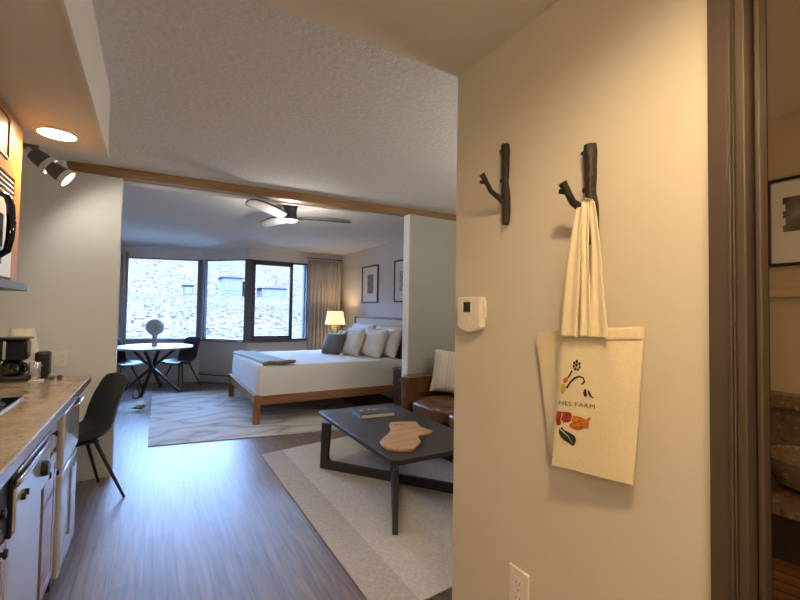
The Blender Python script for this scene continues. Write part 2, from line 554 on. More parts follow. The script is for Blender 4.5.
# ---------------------------------------------------------------- the room shell
ZC = 2.55
structure(MB().box(-1.1, 3.5, -1.7, 9.7, -.12, 0).build('floor', M['floor'], loc=(0, 0, 0)), 'brown wood plank floor')
structure(MB().box(-1.1, 3.5, 1.142, 9.7, ZC, ZC + .12).build('ceiling', M['ceil']), 'textured white ceiling')
structure(MB().box(-1.0, -.232, 1.142, 2.742, 2.2, ZC).build('ceiling_kitchen', M['soffit']), 'dropped kitchen soffit')
structure(MB().box(-1.0, 2.3, -1.6, 1.142, 2.211, ZC).build('ceiling_entry', M['soffit']), 'dropped entry ceiling')
structure(MB().box(-.236, -.226, 1.142, 2.746, 2.194, 2.206).build('edge_highlight', M['white_trim']), 'thin white strip drawn as the highlight on the soffit edge')  # bright edge highlight put in as a thin white strip

# hall wall on the right, with the doorway into the bathroom
wr = MB()
wr.box(.9, .98, .332, 1.142, 0, 2.211)
wr.box(.9, .98, -.5, .332, 2.06, 2.211)
wr.box(.9, .98, -1.6, -.5, 0, 2.211)
structure(wr.build('wall_right', M['wall_warm']), 'beige hall wall with the hooks')
structure(MB().box(.98, 3.38, 1.042, 1.142, 0, ZC).build('wall_south', M['wall']))
structure(MB().box(-1.1, 3.5, -1.7, -1.6, 0, ZC).build('wall_back', M['wall']))
structure(MB().box(-1.1, -1.0, -1.6, 9.7, 0, ZC).build('wall_left', M['wall_kitchen']))
structure(MB().box(3.38, 3.5, -1.6, 9.7, 0, ZC).build('wall_east', M['wall_bed']), 'pale wall behind the bed and sofa')
structure(MB().box(-1.0, -.249, 4.185, 4.30, 0, ZC).build('wall_kitchen', M['wall_kitchen']), 'short wall at the kitchen end')
structure(MB().box(2.42, 3.38, 3.89, 4.0, 0, 2.4715).build('wall_partition', M['wall_sage']), 'partition wall behind the sofa arm')
structure(MB().box(2.2, 2.3, -1.6, 1.042, 0, 2.211).build('wall_bathroom', M['bath_wall']))
structure(MB().box(.98, 2.2, -.95, -.85, 0, 2.211).build('wall_bathroom_south', M['bath_wall']))

# bay of three windows
Z0, Z1 = .80, 2.335
R0, R1 = V(3.38, 8.1, 0), V(1.525, 8.1, 0)
C1 = V(.79, 8.86, 0)
L1 = V(-1.0, 9.40, 0)


def seg_box(mb, a, b, s0, s1, z0, z1, t=.14, inset=0):
    """box along the line a-b from s0 to s1 (metres), t thick outwards"""
    d = (b - a).normalized()
    n = V(d.y, -d.x, 0)
    if n.y < 0:
        n = -n
    p = [a + d * s0 + n * inset, a + d * s1 + n * inset, a + d * s1 + n * (inset + t), a + d * s0 + n * (inset + t)]
    mb.prism([V(q.x, q.y, z0) for q in p], (0, 0, z1 - z0))
    return mb


def length(a, b):
    return (b - a).length


lr, lc, ll = length(R0, R1), length(R1, C1), length(C1, L1)
wr0, wr1 = .70, lr - .03                         # window spans along each wall section
wc0, wc1 = .03, lc - .05
wl0, wl1 = .055, 1.33
wb = MB()
for a, b, l, s0, s1 in ((R0, R1, lr, wr0, wr1), (R1, C1, lc, wc0, wc1), (C1, L1, ll, wl0, wl1)):
    seg_box(wb, a, b, 0, l, 0, Z0)
    seg_box(wb, a, b, 0, l, Z1, ZC)
    if s0 > .1:
        seg_box(wb, a, b, 0, s0, Z0, Z1)
    if l - s1 > .1:
        seg_box(wb, a, b, s1, l, Z0, Z1)
structure(wb.build('wall_window', M['wall_bed']), 'bay wall around the three windows')
pm = MB()
for (cx, cy), ang, w in (((1.535, 8.135), .38, .13), ((.80, 8.875), .55, .10)):
    m = Matrix.Translation((cx, cy, 0)) @ Matrix.Rotation(-ang, 4, 'Z')
    pm.box(-w / 2, w / 2, -.06, .09, Z0, Z1, m)
structure(pm.build('trim_3', M['window_post'], bevel=.006), 'taupe corner posts between the windows')


def window(name, a, b, s0, s1, wides, label):
    root = struct_root(name)
    root['label'] = label
    fr = MB()
    w = .035 if wides else .016
    seg_box(fr, a, b, s0, s1, Z0, Z0 + w + .01, .07, .03)
    seg_box(fr, a, b, s0, s1, Z1 - w, Z1, .07, .03)
    seg_box(fr, a, b, s0, s0 + w, Z0, Z1, .07, .03)
    seg_box(fr, a, b, s1 - w, s1, Z0, Z1, .07, .03)
    fr.build('frame', M['window_frame'], root)
    sl = MB(); seg_box(sl, a, b, s0 - .02, s1 + .02, Z0 - .02, Z0 - .0005, .13, -.04)
    sl.build('sill', M['window_post'], root, bevel=.004)
    g = MB(); seg_box(g, a, b, s0 + .01, s1 - .01, Z0 + .02, Z1 - .02, .006, .06)
    g.build('pane', M['glass'], root)
    for (q0, q1, ww) in wides:
        sh = MB()
        seg_box(sh, a, b, q0, q1, Z0 + .046, Z0 + .046 + ww, .05, .015)
        seg_box(sh, a, b, q0, q1, Z1 - w - ww, Z1 - w - .001, .05, .015)
        seg_box(sh, a, b, q0, q0 + ww, Z0 + .046, Z1 - w - .001, .05, .015)
        seg_box(sh, a, b, q1 - ww, q1, Z0 + .046, Z1 - w - .001, .05, .015)
        so = sh.build('sash', M['window_frame'], root)
        h = MB(); seg_box(h, a, b, q0 + .01, q0 + .03, 1.05, 1.17, .03, -.012)
        h.build('latch', M['black'], so, bevel=.003)
    return root


window('window_1', C1, L1, wl0, wl1, [], 'left picture window behind the dining table')
window('window_2', R1, C1, wc0, wc1, [], 'centre window')
window('window_3', R0, R1, wr0, wr1, [(wr0 + .32, wr1 - .04, .055)], 'right window with an opening sash')

# wood beam across the ceiling and the white strip behind it
ba, bb_ = V(-1.0, 4.215, 0), V(3.38, 3.868, 0)
bd = (bb_ - ba).normalized(); bn = V(-bd.y, bd.x, 0)
bm_ = MB().prism([ba + V(0, 0, 2.472), bb_ + V(0, 0, 2.472), bb_ + bn * .105 + V(0, 0, 2.472), ba + bn * .105 + V(0, 0, 2.472)], (0, 0, ZC - 2.472))
structure(bm_.build('trim_1', M['beam'], bevel=.003), 'wooden beam across the ceiling')
wt = MB()
wt.add([V(-.24, 4.34, 2.458), V(2.2, 4.17, 2.487), V(2.2, 4.20, 2.487), V(-.24, 4.37, 2.458), V(-.24, 4.34, ZC), V(2.2, 4.17, ZC), V(2.2, 4.20, ZC), V(-.24, 4.37, ZC)],
       [(0, 1, 2, 3), (7, 6, 5, 4), (0, 4, 5, 1), (1, 5, 6, 2), (2, 6, 7, 3), (3, 7, 4, 0)])
structure(wt.build('trim_4', M['white_trim']), 'white strip behind the beam')
structure(MB().box(-.99, -.255, 4.173, 4.185, 0, .09).build('baseboard_kitchen', M['wall_kitchen'], bevel=.003))
structure(MB().box(2.408, 2.4199, 3.888, 4.002, 0, 2.47).build('end_face_whitener', M['white_trim'], bevel=.002), 'white board added to brighten the end face of the partition wall')  # white board gives the same-paint end face its lit brightness
structure(MB().box(3.365, 3.38, 4.01, 8.09, 0, .10).build('baseboard_east', M['white_trim'], bevel=.003))

# doorway casing (brown painted)
d1 = struct_root('door_1', (.95, -.08, 0)); d1['label'] = 'brown casing of the bathroom doorway'
cs = MB()
for (y0, y1, t) in ((.332, .3355, .012), (.3355, .341, .017), (.341, .373, .013)):
    cs.box(.9 - t, .8999, y0, y1, 0, 2.10)
cs.box(.882, .8999, -.5, .332, 2.05, 2.10)
cs.box(.882, .8999, -.55, -.5, 0, 2.10)
cs.build('casing', M['casing'], d1, bevel=.004)
jb = MB().box(.889, .988, .316, .3319, 0, 2.05).box(.889, .988, -.4999, -.484, 0, 2.05).box(.889, .988, -.484, .316, 2.03, 2.05)
jb.build('jamb', M['casing'], d1, bevel=.003)
MB().box(.925, .955, .306, .3159, 0, 2.03).build('door_stop', M['casing'], d1, bevel=.003)
c2 = MB()
for (y0, y1, t) in ((.332, .345, .008), (.345, .368, .012)):
    c2.box(.9801, .98 + t, y0, y1, 0, 2.10)
c2.build('casing', M['casing'], d1, bevel=.003)

# baseboard heater under the windows
ht = thing('baseboard_heater', 'long beige baseboard heater under the windows', 'heater', (1.15, 8.3, 0))
hb = MB()
seg_box(hb, R1, C1, .14, lc - .06, .03, .20, .06, -.065)
hb2 = MB(); seg_box(hb2, R1, C1, .14, lc - .06, .145, .165, .012, -.069)
hb.build('casing', M['heater'], ht, bevel=.006)
hb2.build('slot', M['black'], ht)
ht2 = thing('baseboard_heater', 'beige baseboard heater behind the foot of the bed', 'heater', (2.2, 8.06, 0))
MB().box(1.62, 2.55, 8.035, 8.0995, .03, .20).build('casing', M['heater'], ht2, bevel=.006)
MB().box(1.62, 2.55, 8.031, 8.043, .145, .165).build('slot', M['black'], ht2)

# ---------------------------------------------------------------- kitchen
ct = thing('countertop', 'long brown granite kitchen countertop along the left wall', 'countertop', (-.68, 2.0, .87))
MB().prism([V(-.999, .5, .872), V(-.362, .5, .872), V(-.362, 3.575, .872), V(-.999, 3.86, .872)], (0, 0, .038)).build('slab', M['granite'], ct, bevel=.003)
es = MB().box(-.3618, -.350, .5, 3.587, .868, .912)
es.prism([V(-.362, 3.5755, .868), V(-.362, 3.587, .868), V(-.999, 3.872, .868), V(-.999, 3.8605, .868)], (0, 0, .044))
es.build('edge_strip', M['edge'], ct, bevel=.003)  # pale strip stands for window light reflected along the counter edge

XF = -.372


def knob(parent, y, z, x=XF, rr=.015):
    MB().lathe((x, y, z), [(.007, 0), (.007, .006), (rr, .009), (rr * 1.05, .014), (rr * .7, .019)], 20, (1, 0, 0)).build('knob', M['black'], parent)


def base_cabinet(y0, y1, label, doors, drawers, dknobs, gap_end=0):
    t = thing('base_cabinet', label, 'cabinet', (-.7, (y0 + y1) / 2, 0))
    MB().box(-.985, XF - .02, y0, y1, .10, .871).build('body', M['oak_base'], t)
    MB().box(-.985, XF - .075, y0, y1, 0, .0999).build('toe_kick', M['black'], t)
    for (a, b, z0, z1), kn in zip(doors + drawers, dknobs):
        nm = 'drawer' if (a, b, z0, z1) in drawers else 'door'
        dm = MB().box(XF - .0199, XF - .002, a, b, z0, z1)
        if nm == 'door' and b - a > .15:
            w = .045
            dm.box(XF - .003, XF, a, a + w, z0, z1).box(XF - .003, XF, b - w, b, z0, z1).box(XF - .003, XF, a + w, b - w, z0, z0 + w).box(XF - .003, XF, a + w, b - w, z1 - w, z1)
        d = dm.build(nm, M['oak_base'], t, bevel=.003)
        knob(d, *kn)
    return t


base_cabinet(.62, 1.55, 'oak base cabinet nearest the entry', [(.64, 1.09, .12, .66), (1.10, 1.54, .12, .66)], [(.64, 1.09, .68, .855), (1.10, 1.54, .68, .855)],
             [(1.05, .60), (1.14, .60), (.86, .77), (1.32, .77)])
sc_ = base_cabinet(1.556, 1.770, 'slim oak base cabinet beside the dishwasher, with a black drawer front', [(1.566, 1.764, .12, .655)], [(1.560, 1.768, .665, .862)], [(1.70, .635), (1.66, .77)])
for ch in sc_.children:
    if ch.name.startswith('drawer'):
        ch.data.materials[0] = M['black']; ch['label'] = 'black drawer front'
base_cabinet(2.29, 2.60, 'narrow oak base cabinet between the dishwasher and the end appliance', [(2.298, 2.565, .12, .700)], [(2.298, 2.592, .722, .862)], [(2.33, .655), (2.45, .805)])

dw = thing('dishwasher', 'white dishwasher with black dial and steel bar handle', 'dishwasher', (-.7, 2.02, 0))
MB().box(-.985, XF - .03, 1.776, 2.284, .001, .866).build('body', M['black'], dw)
MB().box(XF - .0299, XF, 1.778, 2.245, .10, .640).build('door', M['appliance'], dw, bevel=.006)
MB().box(XF - .0299, -.365, 1.774, 2.284, .645, .866).build('housing', M['black'], dw, bevel=.004)
pn = MB().box(-.3648, -.354, 1.776, 2.280, .660, .800).build('control_panel', M['appliance'], dw, bevel=.003)
for (y, z, rr, d) in ((2.13, .748, .030, .022), (1.835, .752, .011, .012), (1.878, .752, .011, .012)):
    MB().lathe((-.3538, y, z), [(rr, 0), (rr, d * .6), (rr * .85, d)], 24, (1, 0, 0)).build('dial' if rr > .02 else 'button', M['black'], pn)
MB().box(-.3648, -.346, 1.776, 2.284, .810, .830).build('handle', M['steel'], dw, bevel=.006)
MB().box(-.3648, -.350, 1.776, 2.284, .846, .858).build('top_rail', M['steel'], dw, bevel=.004)

fg = thing('compact_refrigerator', 'steel-fronted compact refrigerator at the far end of the counter', 'refrigerator', (-.66, 2.88, 0))
MB().box(-.985, -.390, 2.625, 3.13, .001, .862).build('body', M['black'], fg, bevel=.004)
MB().box(-.3895, -.360, 2.630, 3.125, .05, .555).build('door', M['appliance'], fg, bevel=.010, seg=3)
MB().box(-.3895, -.356, 2.630, 3.125, .580, .860).build('freezer_door', M['appliance'], fg, bevel=.012, seg=3)
MB().box(-.3895, -.372, 2.632, 3.123, .5555, .5795).build('door_gap', M['black'], fg)
MB().tube([(-.358, 3.105, .845), (-.338, 3.10, .852), (-.333, 3.05, .856), (-.333, 2.93, .853), (-.340, 2.88, .846), (-.357, 2.87, .84)], [.005, .006, .007, .007, .006, .005], 10).build('handle', M['steel'], fg)
MB().box(-.3598, -.352, 2.885, 2.893, .15, .50).build('door_handle', M['steel'], fg, bevel=.003)

ck = thing('cooktop', 'black glass cooktop with a pale metal rim set on the counter', 'cooktop', (-.72, 2.6, .91))
MB().box(-.94, -.565, 2.05, 2.86, .9105, .917).build('glass_top', M['gloss_black'], ck, bevel=.002)
rm = MB().box(-.565, -.558, 2.043, 2.867, .9105, .919).box(-.947, -.94, 2.043, 2.867, .9105, .919).box(-.94, -.565, 2.86, 2.867, .9105, .919).box(-.94, -.565, 2.043, 2.05, .9105, .919)
rm.build('rim', M['steel'], ck)
for (x, y) in ((-.66, 2.65), (-.84, 2.65), (-.66, 2.27), (-.84, 2.27)):
    MB().lathe((x, y, .9162), [(.075, 0), (.075, .004), (.06, .006), (.055, .003)], 28).build('burner', M['black'], ck)

# upper cabinet with the microwave
uc = thing('upper_cabinet', 'golden oak upper cabinet around the microwave', 'cabinet', (-.77, 2.0, 1.49))
MB().box(-.995, -.545, 1.55, 2.425, 1.925, 2.199).box(-.995, -.545, 2.4252, 2.52, 1.49, 2.199).build('body', M['oak'], uc, bevel=.002)
MB().box(-.5448, -.535, 2.426, 2.519, 1.492, 2.197).build('side_stile', M['oak'], uc, bevel=.002)
ud = MB().box(-.5448, -.533, 1.56, 2.42, 1.93, 2.195)
ud.build('door', M['oak'], uc, bevel=.003)
MB().box(-.5328, -.528, 1.66, 2.30, 1.985, 1.992).box(-.5328, -.528, 1.66, 2.30, 2.155, 2.162).box(-.5328, -.528, 2.293, 2.30, 1.992, 2.155).build('door_moulding', M['oak'], uc, bevel=.002)
mw = thing('microwave', 'white microwave with black vent and curved black handle under the cabinet', 'microwave', (-.76, 2.0, 1.49))
MB().box(-.99, -.555, 1.62, 2.42, 1.492, 1.92).build('body', M['spot_white'], mw, bevel=.003)
MB().box(-.5548, -.530, 1.63, 2.40, 1.50, 1.83).build('door', M['spot_white'], mw, bevel=.004)
MB().box(-.5298, -.526, 1.68, 2.25, 1.55, 1.75).build('door_window', M['gloss_black'], mw)
MB().box(-.5548, -.540, 1.63, 2.395, 1.835, 1.922).build('vent_back', M['black'], mw)
for k in range(4):
    z = 1.843 + k * .021
    MB().box(-.5398, -.529, 1.64, 2.385, z, z + .007).build('vent_slat', M['spot_white'], mw)
MB().tube([(-.531, 2.19, 1.825), (-.508, 2.20, 1.815), (-.494, 2.195, 1.78), (-.488, 2.19, 1.715), (-.490, 2.19, 1.65), (-.500, 2.20, 1.60), (-.531, 2.20, 1.57)], [.009, .012, .014, .0145, .014, .013, .010], 12).build('handle', M['gloss_black'], mw)
MB().box(-.995, -.505, 1.56, 2.56, 1.452, 1.489).build('hood_underside', M['grey_steel'], mw, bevel=.003)

# recessed lights
def downlight(x, y, z, label):
    t = thing('recessed_light', label, 'ceiling light', (x, y, z))
    MB().lathe((x, y, z - .0008), [(.088, 0), (.088, -.006), (.074, -.008), (.072, -.002)], 36).build('trim_ring', M['spot_white'], t)
    MB().lathe((x, y, z - .0015), [(.071, 0), (.071, -.004), (.03, -.010)], 32).build('lens', M['bulb'], t)
    return t


downlight(-.41, 2.5, 2.2, 'round lit recessed light in the kitchen soffit')
pd = thing('added_pendant', 'added globe pendant lamp hanging out of view in the entry', 'lamp', (-.25, -.95, 2.211))  # unseen lamp added to lift the dark entry ceiling
MB().lathe((-.25, -.95, 2.2105), [(.055, 0), (.055, -.02), (.01, -.03)], 28).build('canopy', M['spot_white'], pd)
MB().tube([(-.25, -.95, 2.181), (-.25, -.95, 1.845)], .004, 8).build('cord', M['black'], pd)
MB().ball((-.25, -.95, 1.745), .10, 28, 18).build('globe', M['globe'], pd)
downlight(.36, .16, 2.211, 'unseen lit recessed light in the entry ceiling above the hooks')  # unseen fitting, set where the hook shadows point back to

# twin spotlight on the ceiling at the kitchen end
sp_ = thing('spotlight', 'white and bronze twin-headed spotlight near the kitchen cabinet', 'spotlight', (-.80, 3.92, ZC))
MB().lathe((-.80, 3.92, ZC - .0005), [(.06, 0), (.06, -.02), (.05, -.028)], 28).build('base_plate', M['spot_brown'], sp_)
MB().tube([(-.80, 3.92, ZC - .028), (-.79, 3.86, 2.49), (-.755, 3.80, 2.465), (-.66, 3.74, 2.44)], .011, 10).build('arm', M['spot_white'], sp_)


def head(c, d, s=1.0):
    c = V(*c); d = V(*d).normalized()
    o = MB().lathe(c, [(.022 * s, -.085 * s), (.052 * s, -.075 * s), (.062 * s, -.02 * s), (.066 * s, .03 * s)], 28, d).build('head', M['spot_brown'], sp_)
    MB().lathe(c, [(.066 * s, .0301 * s), (.073 * s, .034 * s), (.077 * s, .075 * s), (.070 * s, .0755 * s), (.066 * s, .045 * s)], 28, d, caps=False).build('shade_ring', M['spot_white'], o)
    MB().lathe(c, [(.066 * s, .046 * s), (.066 * s, .058 * s)], 28, d).build('bulb', M['bulb_spot'], o)
    MB().tube([c - d * .03 * s + V(0, 0, .06 * s), c + V(.02, 0, .105 * s), c + d * .03 * s + V(.02, 0, .065 * s)], .009, 8).build('bracket', M['spot_white'], o)


head((-.690, 3.74, 2.400), (.80, .02, -.62), .86)
head((-.585, 3.69, 2.315), (.80, -.02, -.58), .84)

# things on the counter
cm = thing('coffee_maker', 'black drip coffee maker with steel accents on the counter', 'coffee maker', (-.76, 3.50, .91))
MB().box(-.92, -.665, 3.47, 3.60, .9105, .945).build('base', M['black'], cm, bevel=.008)
MB().box(-.92, -.82, 3.55, 3.60, .9452, 1.04).build('column', M['black'], cm, bevel=.006)
MB().box(-.92, -.675, 3.465, 3.60, 1.0402, 1.172).build('tank', M['gloss_black'], cm, bevel=.018, seg=3)
MB().box(-.925, -.665, 3.455, 3.602, 1.1725, 1.186).build('lid', M['black'], cm, bevel=.004)
MB().box(-.785, -.77, 3.452, 3.4645, 1.05, 1.165).build('steel_strip', M['steel'], cm, bevel=.003)
cf = MB().lathe((-.755, 3.54, .946), [(.045, 0), (.062, .012), (.064, .05), (.045, .082), (.042, .092)], 28).build('carafe', M['gloss_black'], cm)
MB().tube([(-.71, 3.51, 1.03), (-.68, 3.495, 1.02), (-.672, 3.493, .98), (-.70, 3.51, .955)], .007, 8).build('carafe_handle', M['black'], cf)
tm = thing('cup', 'small steel cup beside the coffee maker', 'cup', (-.63, 3.52, .91))
MB().lathe((-.640, 3.51, .911), [(.028, 0), (.030, .004), (.032, .11), (.030, .114), (.029, .11), (.027, .01)], 24).build('body', M['steel'], tm)
ts = thing('toaster', 'black rounded toaster standing behind the steel cup', 'toaster', (-.62, 3.60, .91))
MB().box(-.655, -.578, 3.565, 3.655, .922, 1.085).build('body', M['black'], ts, bevel=.016, seg=4)
MB().box(-.625, -.610, 3.585, 3.64, 1.0852, 1.0862).build('slot', M['grey_steel'], ts)
MB().box(-.650, -.583, 3.57, 3.65, .9105, .9218).build('base', M['black'], ts)
MB().box(-.625, -.609, 3.553, 3.5648, .99, 1.0).build('lever', M['steel'], ts)
cl = thing('table_lamp', 'small unlit cream-shaded lamp behind the coffee maker', 'lamp', (-.745, 3.70, .91))
MB().lathe((-.745, 3.70, .911), [(.026, 0), (.026, .008), (.008, .014), (.008, .20)], 24).build('base', M['spot_white'], cl)
MB().lathe((-.745, 3.70, 1.045), [(.092, 0), (.064, .192), (.062, .192), (.090, 0)], 36, caps=False).build('lamp_shade', M['shade_off'], cl)
tr_ = tag(MB().box(-.66, -.585, 3.445, 3.48, .9105, .918).build('napkin', M['paper'], bevel=.002), 'folded white napkin on the counter before the steel cup', 'napkin')
for k, (x, w, lab) in enumerate(((-.555, .028, 'small dark coffee packet lying nearest the toaster'), (-.515, .026, 'small dark coffee packet lying farther from the toaster'))):
    tag(MB().box(x - w / 2, x + w / 2, 3.50 + .02 * k, 3.53 + .02 * k, .9105, .924 + .008 * k).build('coffee_packet', M['dark_wood'], bevel=.004), lab, 'packet', 'coffee packets on the counter')


def outlet(name, label, cat, c, w, h, nrm, gangs=1):
    """wall plate; nrm points into the room"""
    c = V(*c); n = V(*nrm)
    s = n.cross(V(0, 0, 1)).normalized()
    t = thing(name, label, cat, tuple(c))
    MBp = MB().bar(c + n * .004 - V(0, 0, h / 2), c + n * .004 + V(0, 0, h / 2), w, .0075, n)
    MBp.build('plate', M['white_plastic'], t, bevel=.0025)
    for g in range(gangs):
        off = (g - (gangs - 1) / 2) * w / gangs
        for dz in (-.02, .02):
            p = c + s * off + V(0, 0, dz) + n * .0085
            MB().bar(p - V(0, 0, .014), p + V(0, 0, .014), .030, .002, n).build('socket', M['white_plastic'], t, bevel=.001)
            sl = MB()
            for k in (-1, 1):
                q = p + s * (.006 * k) + n * .0012
                sl.bar(q - V(0, 0, .004), q + V(0, 0, .004), .002, .0006, n)
            sl.build('slots', M['grey_steel'], t)
        if True:
            MB().lathe(c + s * off + n * .0078, [(.003, 0), (.002, .0012)], 10, n).build('screw', M['steel'], t)
    return t


outlet('wall_outlet', 'white double outlet plate on the wall above the counter', 'outlet', (-.625, 4.185, .98), .113, .122, (0, -1, 0), 2)
outlet('wall_outlet', 'white outlet plate low on the beige hall wall', 'outlet', (.9, .839, .617), .070, .115, (-1, 0, 0), 1)

# ---------------------------------------------------------------- hall wall: thermostat, hooks, tote bag
th = thing('thermostat', 'white wall thermostat with small dark display', 'thermostat', (.9, 1.040, 1.38))
pl = [V(.8995, 1.099, 1.434), V(.8995, 0.986, 1.434), V(.8995, 0.986, 1.335)]
for k in range(9):
    a = k / 8
    pl.append(V(.8995, 0.986 + .113 * a, 1.335 - .016 * math.sin(PI * a)))
MB().prism(pl[:-1] + [pl[-1]], (-.026, 0, 0)).build('body', M['white_plastic'], th, bevel=.006, seg=3)
MB().box(.8718, .8734, 1.031, 1.064, 1.385, 1.418).build('display', M['lcd'], th)
MB().box(.8718, .8734, 1.026, 1.030, 1.383, 1.42).build('display_bezel', M['mat_white'], th)
MB().box(.8705, .8734, 1.034, 1.058, 1.352, 1.366).build('button', M['white_plastic'], th, bevel=.001)
MB().box(.884, .896, .980, .9858, 1.37, 1.42).build('side_switch', M['white_plastic'], th, bevel=.002)


def branch_hook(label, y, zt, zb, tip, root, rr):
    t = thing('coat_hook', label, 'coat hook', (.9, y, (zt + zb) / 2), 0, 'branch coat hooks')
    n = 14
    pts, rad = [], []
    for k in range(n + 1):
        a = k / n
        z = zt + (zb - zt) * a
        pts.append(V(.9 - rr * .9 + .002 * math.sin(9 * a), y + .003 * math.sin(5 * a + 1), z))
        rad.append(rr * (1 + .10 * math.sin(11 * a) + .06 * math.sin(23 * a)))
    st = MB().tube(pts, rad, 14)
    st.tube([V(.9 - rr, y + rr * .5, zt - .022), V(.9 - rr * 1.3, y + rr * 1.5, zt - .016)], [.006, .0045], 8)
    st.tube([V(.9 - rr, y + rr * .5, zt - .11), V(.9 - rr * 1.2, y + rr * 1.25, zt - .106)], [.008, .006], 8)
    st.tube([V(.9 - rr, y - rr * .3, zb + .03), V(.9 - rr * 1.6, y - rr * .1, zb + .036)], [.007, .005], 8)
    st.build('stem', M['iron'], t)
    a, b = V(*root), V(*tip)
    mid = a.lerp(b, .45) + V(-.006, .006, -.006)
    m2 = a.lerp(b, .75) + V(-.002, .002, -.004)
    MB().tube([a, mid, m2, b], [rr * .75, rr * .62, rr * .6, rr * .72], 12).tube([m2, m2 + V(-.010, .016, .004)], [rr * .5, rr * .42], 10).build('twig', M['iron'], t)
    return t


branch_hook('black branch-shaped coat hook with nothing on it', .897, 1.886, 1.646, (.818, .921, 1.790), (.884, .897, 1.712), .0118)
branch_hook('black branch-shaped coat hook holding the tote bag', .615, 1.788, 1.548, (.815, .639, 1.690), (.882, .618, 1.622), .0142)

# ------- canvas tote bag
bag = thing('tote_bag', 'cream canvas tote bag with vegetable print hanging from the right hook', 'bag', (.86, .6, 1.02))
FTL, FTR, FBR, FBL = V(.847, .6590, 1.347), V(.872, .4829, 1.3604), V(.872, .5062, 1.0284), V(.847, .6905, 1.0155)
BTL, BTR, BBR, BBL = V(.876, .766, 1.332), V(.880, .486, 1.357), V(.881, .509, 1.030), V(.888, .732, 1.030)


def bil(a, b, c, d, u_, v_):
    return a.lerp(b, u_).lerp(d.lerp(c, u_), v_)


def wrinkle(y, z):
    return .0022 * math.sin(38 * y + 21 * z) * math.sin(17 * z + 3) + .003 * mnoise.noise(V(y * 14, z * 9, 2)) + .0012 * mnoise.noise(V(y * 45, z * 30, 5))


def front(u_, v_):
    p = bil(FTL, FTR, FBR, FBL, u_, v_)
    bulge = .008 * math.sin(PI * min(1, max(0, u_))) * math.sin(PI * (.15 + .8 * v_))
    dist = .010 * max(0, (u_ - .35)) * math.exp(-((u_ - .7 - .6 * (v_ - .2)) / .12) ** 2) * max(0, min(1, (.6 - v_) / .3)) * min(1, v_ / .12)
    p = p + V(-bulge - dist + wrinkle(p.y, p.z), 0, 0)
    return p


NR, NV = 18, 24
bg = MB()
rings = []
for j in range(NV + 1):
    v_ = j / NV
    ring = [front(i / NR, v_) for i in range(NR + 1)]
    br, bl = BTR.lerp(BBR, v_), BTL.lerp(BBL, v_)
    ring.append(ring[-1].lerp(br, .5) + V(0, -.002, 0))
    for i in range(13):
        q = br.lerp(bl, i / 12)
        ring.append(q + V(wrinkle(q.y + .3, q.z) * .4, 0, 0))
    fl = ring[0]
    fold = fl.lerp(bl, .5) + V(.012 + .006 * math.sin(6 * v_), .004 * math.sin(9 * v_), 0)
    ring += [bl.lerp(fold, .5) + V(-.004, 0, 0), fold, fold.lerp(fl, .5)]
    rings.append(ring)
nr = len(rings[0])
vs = [p for rg in rings for p in rg]
fs = []
for j in range(NV):
    for i in range(nr):
        a, b = j * nr + i, j * nr + (i + 1) % nr
        fs.append((a, b, b + nr, a + nr))
fs.append(tuple(NV * nr + i for i in range(nr)))
# inner mouth of the bag, a little below the hem
cen = [V(0, 0, 0)]
fs_top = tuple(reversed(range(nr)))
fs.append(fs_top)
bg.add(vs, fs)
body = bg.build('bag_body', M['canvas'], bag, angle=55)
# hem stitched along the top of the front and back panels
hm = MB()
hm.grid(lambda a, b: front(.004 + .992 * a, .004 + .085 * b) + V(-.0007, 0, 0), 18, 4)
hm.build('top_hem', M['canvas'], bag, solid=.0008)


def ribbon(pts, wid, side=(0, -1, 0)):
    """strap along pts (centre line) with a width per point"""
    sd = V(*side)
    mbx = MB()
    n = len(pts) - 1

    def fn(a, b):
        t = b * n
        i = min(int(t), n - 1)
        q = t - i
        p = V(*pts[i]).lerp(V(*pts[i + 1]), q)
        w = wid[i] + (wid[i + 1] - wid[i]) * q
        return p + sd * ((a - .5) * w) + V(.003 * math.cos((a - .5) * 7) - .003, 0, 0)
    mbx.grid(fn, 5, n * 5)
    return mbx


ribbon([(.868, .614, 1.640), (.856, .6185, 1.632), (.850, .620, 1.60), (.846, .626, 1.52), (.842, .631, 1.42), (.840, .634, 1.352), (.8385, .6345, 1.330)], [.012, .016, .020, .034, .042, .044, .044]).build('strap', M['canvas'], bag, solid=.0022)
ribbon([(.866, .607, 1.647), (.854, .602, 1.640), (.850, .600, 1.60), (.848, .599, 1.52), (.846, .596, 1.42), (.843, .594, 1.352), (.842, .594, 1.332)], [.010, .020, .022, .018, .024, .028, .028]).build('strap', M['canvas'], bag, solid=.0022)
ribbon([(.868, .600, 1.648), (.858, .590, 1.638), (.854, .5815, 1.60), (.853, .574, 1.52), (.850, .570, 1.42), (.8475, .566, 1.352), (.846, .566, 1.332)], [.010, .016, .017, .022, .034, .044, .044]).build('strap', M['canvas'], bag, solid=.0022)
ribbon([(.870, .618, 1.640), (.872, .630, 1.622), (.876, .634, 1.52), (.880, .640, 1.42), (.884, .645, 1.34)], [.010, .010, .022, .032, .036]).build('strap', M['canvas'], bag, solid=.0022)
ribbon([(.870, .620, 1.634), (.864, .614, 1.646), (.862, .607, 1.652), (.866, .599, 1.648)], [.008, .010, .010, .010], (-1, 0, 0)).build('strap', M['canvas'], bag, solid=.0022)


def fx(y, z):
    """surface X of the front panel at (y, z)"""
    uu, vv = .5, .5
    for _ in range(25):
        p = bil(FTL, FTR, FBR, FBL, uu, vv)
        du, dv = (y - p.y), (z - p.z)
        uu += du / -.18
        vv += dv / -.33
    return front(uu, vv).x


